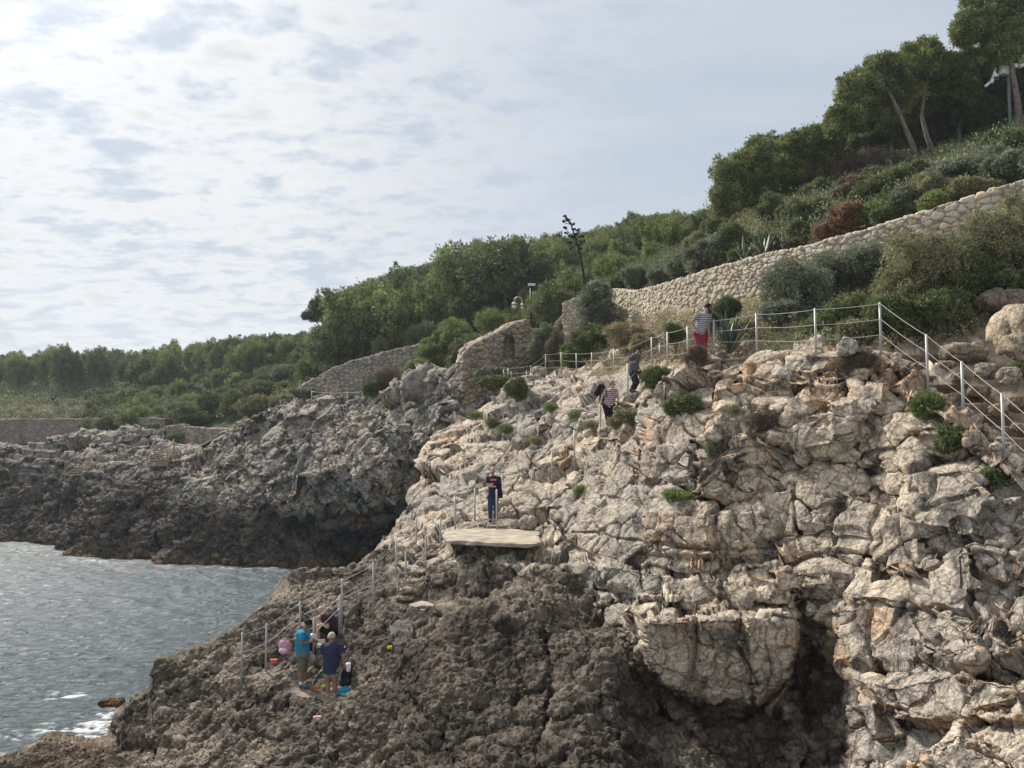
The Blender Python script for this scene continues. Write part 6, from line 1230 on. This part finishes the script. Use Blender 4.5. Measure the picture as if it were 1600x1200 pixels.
# ------------------------------------------------------------------ belongings on the fishing ledge
def bag(name, label, px, py, Y, r_, mat, m2, cat='bag', seed=1):
    c = at(px, py, Y); e_ = empty(name, c, label, cat); b = Blob(); w_, d_, h__ = r_; rr = random.Random(seed)
    for k in range(7): b.ell((rr.uniform(-.4, .4)*w_, rr.uniform(-.3, .3)*d_, h__*(.45+rr.uniform(-.1, .3))), (w_*.62, d_*.6, h__*.5))
    b.done('shell', mat, e_, .011, 1); q = Blob(); q.cap((-w_*.3, -d_*.75, h__*.3), (w_*.3, -d_*.78, h__*.3), h__*.22, h__*.22); q.done('pocket', m2, e_, .011, 1)
    q = MB(); q.tube([(-w_*.3, 0, h__*.95), (-w_*.15, 0, h__*1.3), (w_*.15, 0, h__*1.3), (w_*.3, 0, h__*.95)], .013, 6); q.build('handle', m2, e_, smooth=True); return e_
bag('pink_backpack', 'pink backpack with a dark side standing on the rocks left of the anglers', 444, 1021, 21.3, (.17, .12, .30), cloth('pink_cloth', (.58, .30, .42)), cloth('pale_pink_cloth', (.75, .5, .6)), 'backpack', 2)
bag('blue_bag', 'teal blue bag lying on the ledge right of the grey-haired woman', 540, 1087, 19.6, (.17, .12, .17), cloth('teal_cloth', (.02, .25, .36)), cloth('light_teal_cloth', (.10, .42, .52)), 'bag', 3)
bag('black_backpack', 'black backpack on the ledge beside the teal blue bag', 541, 1071, 20.0, (.15, .12, .40), cloth('black_cloth', (.012, .018, .016)), cloth('dark_green_cloth', (.018, .035, .03)), 'backpack', 4)
setp((lambda b: (b.ell((0, 0, .05), (.16, .1, .06)), b.ell((.16, .02, .04), (.11, .09, .05)), b.ell((-.12, .03, .05), (.1, .09, .06)), b)[-1])(Blob()).done('towel', stripes('blue_white_cloth', (.55, .6, .72), (.16, .26, .5), 6, 'X'), None, .011, 2), 'crumpled blue and white towel around the teal blue bag', 'towel').location = at(552, 1085, 19.75)
setp((lambda b: (b.ell((0, 0, .05), (.13, .1, .07)), b.ell((-.14, .02, .03), (.1, .08, .05)), b)[-1])(Blob()).done('towel', cloth('lilac_cloth', (.52, .50, .66)), None, .011, 2), 'lilac and blue cloth bundle at the feet of the grey-haired woman', 'towel').location = at(527, 1080, 20.1)
e = empty('paper_roll', at(544, 1051, 20.0), 'white paper towel roll standing on the black backpack', 'paper roll'); MB().tube([(0, 0, -.02), (0, 0, .0), (0, 0, .21), (0, 0, .23)], [.05, .066, .066, .05], 18).build('paper', objmat('white_paper', (.80, .80, .80), .9, .1, .05), e, smooth=True); MB().tube([(0, 0, .2305), (0, 0, .234)], .02, 12).build('core', objmat('cardboard', (.25, .2, .15)), e)
e = empty('hanging_bag', at(487, 1022, 20.95), 'dark bag hanging from the grey post between the two anglers', 'bag'); q = Blob(); q.cone((0, 0, .32), (.02, 0, .0), .07, .12, flat=(1, .6, 1)); q.done('shell', cloth('navy_bag', (.012, .015, .03)), e, .011, 2); MB().tube([(-.04, 0, .3), (.03, .0, .5), (.07, 0, .3)], .012, 6).build('handle', M_BLK, e)
setp((lambda b: (b.ell((0, 0, .05), (.10, .08, .09)), b.ell((.05, .0, -.04), (.07, .06, .07)), b)[-1])(Blob()).done('plastic_bag', objmat('white_plastic_bag', (.75, .75, .76), .4), None, .011, 2), 'white plastic bag tucked beside the seated bald man', 'bag').location = at(489, 998, 20.9)
setp((lambda b: (b.ell((0, 0, .07), (.10, .08, .10)), b.ell((-.02, .0, .16), (.05, .05, .08)), b)[-1])(Blob()).done('plastic_bag', objmat('pinkish_plastic_bag', (.55, .42, .42), .4), None, .011, 2), 'pinkish plastic bag on the rock step below the hanging dark bag', 'bag').location = at(487, 1032, 20.9)
e = empty('food_box', at(501, 1011, 20.9), 'pale open food box resting on the rock between the anglers', 'box'); MB().box((0, 0, .04), (.18, .14, .07)).build('tray', objmat('cream_box', (.62, .62, .48)), e); MB().box((0, .09, .11), (.18, .01, .12)).build('lid', objmat('cream_box', (.62, .62, .48)), e)
e = empty('tackle_box', at(427.5, 1036, 21.3), 'small orange-red tackle box on the rocks under the pink backpack', 'box'); MB().box((0, 0, .05), (.17, .11, .09), rz=.3).build('case', objmat('orange_plastic', (.62, .13, .07), .4), e); MB().tube([(-.04, 0, .1), (0, 0, .13), (.04, 0, .1)], .008, 6).build('handle', M_BLK, e)
e = empty('bait_tray', at(494.5, 1076, 20.2), 'flat red and orange bait tray on the ledge between the two standing anglers', 'tray'); MB().box((0, 0, .02), (.16, .12, .035), rz=.2).build('tray', objmat('red_plastic', (.55, .06, .04), .5), e); MB().box((.02, 0, .045), (.10, .07, .015), rz=.2).build('content', objmat('orange_content', (.5, .25, .05), .6), e)
e = empty('yellow_cloth', at(504.5, 1073, 20.25), 'small bright yellow cloth on the ledge beside the bait tray', 'cloth'); q = Blob(); q.ell((0, 0, .02), (.07, .05, .025)); q.ell((.06, .0, .02), (.04, .04, .02)); q.done('fabric', cloth('yellow_cloth', (.65, .70, .06)), e, .010, 1)
h_ = hit(496, 1126); e = empty('litter_packet', h_ if h_ else at(496, 1126, 19), 'faded pink packet lying on the dark rock below the anglers', 'packet'); MB().box((0, -.03, .05), (.17, .10, .11), rz=.3).build('packet', objmat('faded_pink_card', (.50, .26, .24), .8), e); MB().box((.03, -.09, .06), (.10, .02, .05), rz=.3).build('label', objmat('cream_label', (.6, .5, .42), .8), e)
h_ = hit(610, 1013); e = empty('yellow_flower', h_ if h_ else at(610, 1013, 20), 'tiny bright yellow flower tuft beside the grey concrete patch', 'flower'); q = MB(); [q.ball((random.uniform(-.05, .05), -.05+random.uniform(-.02, .02), random.uniform(0, .07)), .022, 6, 4) for _ in range(9)]; q.build('petals', objmat('yellow_petal', (.75, .65, .03)), e); MB().tube([(0, 0, -.05), (0, -.04, .03)], .008, 5).build('stem', M_AG, e)
# fishing rods
M_ROD = objmat('black_rod', (.015, .015, .018), .35, .5); M_RODG = objmat('green_rod', (.03, .13, .11), .35, .5)
def rod(label, A, B, mat, r0=.014):
    e_ = empty('fishing_rod', A, label, 'fishing rod', 'fishing rods'); d = B-A; n = 9; MB().tube([d*(i/n)-Vector((0, 0, .10*math.sin(math.pi*i/n))) for i in range(n+1)], [r0*(1-.75*i/n) for i in range(n+1)], 6).build('blank', mat, e_, smooth=True)
    MB().tube([Vector((0, 0, 0))-d.normalized()*.02, d.normalized()*.35], r0*1.7, 8).build('handle', M_BLK, e_, smooth=True); m_ = MB(); m_.tube([d.normalized()*.38+Vector((0, -.02, -.03)), d.normalized()*.38+Vector((0, -.07, -.06))], .035, 10); m_.build('reel', M_BLK, e_)
rod('long black fishing rod rising from behind the grey-haired woman to the right', at(536, 1062, 20.2), at(562, 932, 21.6), M_ROD)
rod('second black fishing rod crossing just right of the long one', at(530, 1030, 20.4), at(588, 908, 21.8), M_ROD, .011)
rod('green fishing rod leaning low between the two standing anglers', at(490.5, 1068, 20.3), at(506, 1040, 20.5), M_RODG)
# ------------------------------------------------------------------ labels of look-alikes: say which one by landmark and order
def landmark(px):
    for lim, s_ in ((60, 'by the left edge'), (130, 'above the rope fence'), (200, 'above the long low wall'), (270, 'above the square-cornered wall'), (350, 'above the far wooden steps'), (430, 'left of the curved wall'), (490, 'left of the umbrella pine'), (560, 'near the umbrella pine'), (640, 'above the curved wall'),
                    (720, 'above the far cliff tower'), (790, 'above the broken wall'), (850, 'around the lamp post'), (900, 'left of the flower stalk'), (960, 'right of the flower stalk'), (1040, 'above the long wall end'), (1120, 'left of the yellowish pine'), (1200, 'under the yellowish pine'), (1280, 'above the big agaves'), (1400, 'under the leaning pines'), (1500, 'left of the camera pole')):
        if px < lim: return s_
    return 'near the camera pole'
bpy.context.view_layer.update(); from collections import defaultdict
D = defaultdict(list)
for ob in [o_ for o_ in sc.objects if o_.parent is None and o_.get('label')]: D[ob['label']].append(ob)
ORD = ['leftmost', 'second from left', 'third from left', 'fourth from left', 'fifth from left', 'sixth from left', 'seventh from left', 'eighth from left', 'ninth from left', 'tenth from left', 'eleventh from left', 'twelfth from left']
for lb, obs in D.items():
    if len(obs) < 2 or obs[0].get('group') == 'stones edging the steps': continue
    short = lb.split(' in the row')[0].split(' on the low ridge')[0].split(' on the scrubby')[0].split(' on the upper part')[0].split(' low on the middle')[0].split(' above the long wall')[0].replace('loose pale stone edging the left side of the worn steps', 'loose pale stone edging the worn steps')
    short = short.replace('small round', 'round').replace('bushy pine', 'pine')
    zone = {'pines on the far left skyline': 'in the far wood', 'pines on the low left ridge': 'on low ridge', 'shrubs on the slope above the far cliff': 'on far slope', 'pines on the upper middle slope': 'high on middle slope', 'pines low on the middle slope': 'low on middle slope'}.get(obs[0].get('group', ''), '')
    E = defaultdict(list)
    for ob in obs: a, b = proj(np.array(ob.location)); E[landmark(float(a))].append((float(a), ob))
    for lm, L_ in E.items():
        L_.sort(key=lambda t: t[0])
        if len(L_) == 1: L_[0][1]['label'] = ' '.join(('%s %s %s' % (short, zone, lm)).split())
        else:
            for i, (a, ob) in enumerate(L_): ob['label'] = ' '.join(('%s %s %s, %s' % (short, zone, lm, ORD[i] if i < 12 else 'farthest right')).split())

D = defaultdict(list)
for ob in [o_ for o_ in sc.objects if o_.parent is None and o_.get('label') and o_.get('category')]: D[ob['label']].append(ob)
for lb, obs in D.items():
    if len(obs) > 1:
        for i, ob in enumerate(sorted(obs, key=lambda o_: -o_.location.z)): ob['label'] = lb+(', upper one', ', lower one', ', lowest one')[min(i, 2)]
# ------------------------------------------------------------------ air
hb_ = MB().box((-81, 451, 63.5), (646, 908, 131)); hm = bpy.data.materials.new('haze'); hm.use_nodes = True; hn = hm.node_tree; hn.nodes.remove(hn.nodes['Principled BSDF'])
pv = nd(hn, 'ShaderNodeVolumePrincipled'); pv.inputs['Color'].default_value = (.80, .88, 1, 1); pv.inputs['Density'].default_value = .00033; pv.inputs['Anisotropy'].default_value = .3
hn.links.new(pv.outputs[0], hn.nodes['Material Output'].inputs['Volume']); hz_o = hb_.build('haze', hm); setp(hz_o, 'thin pale sea air fading the far slope', None, None, 'stuff')
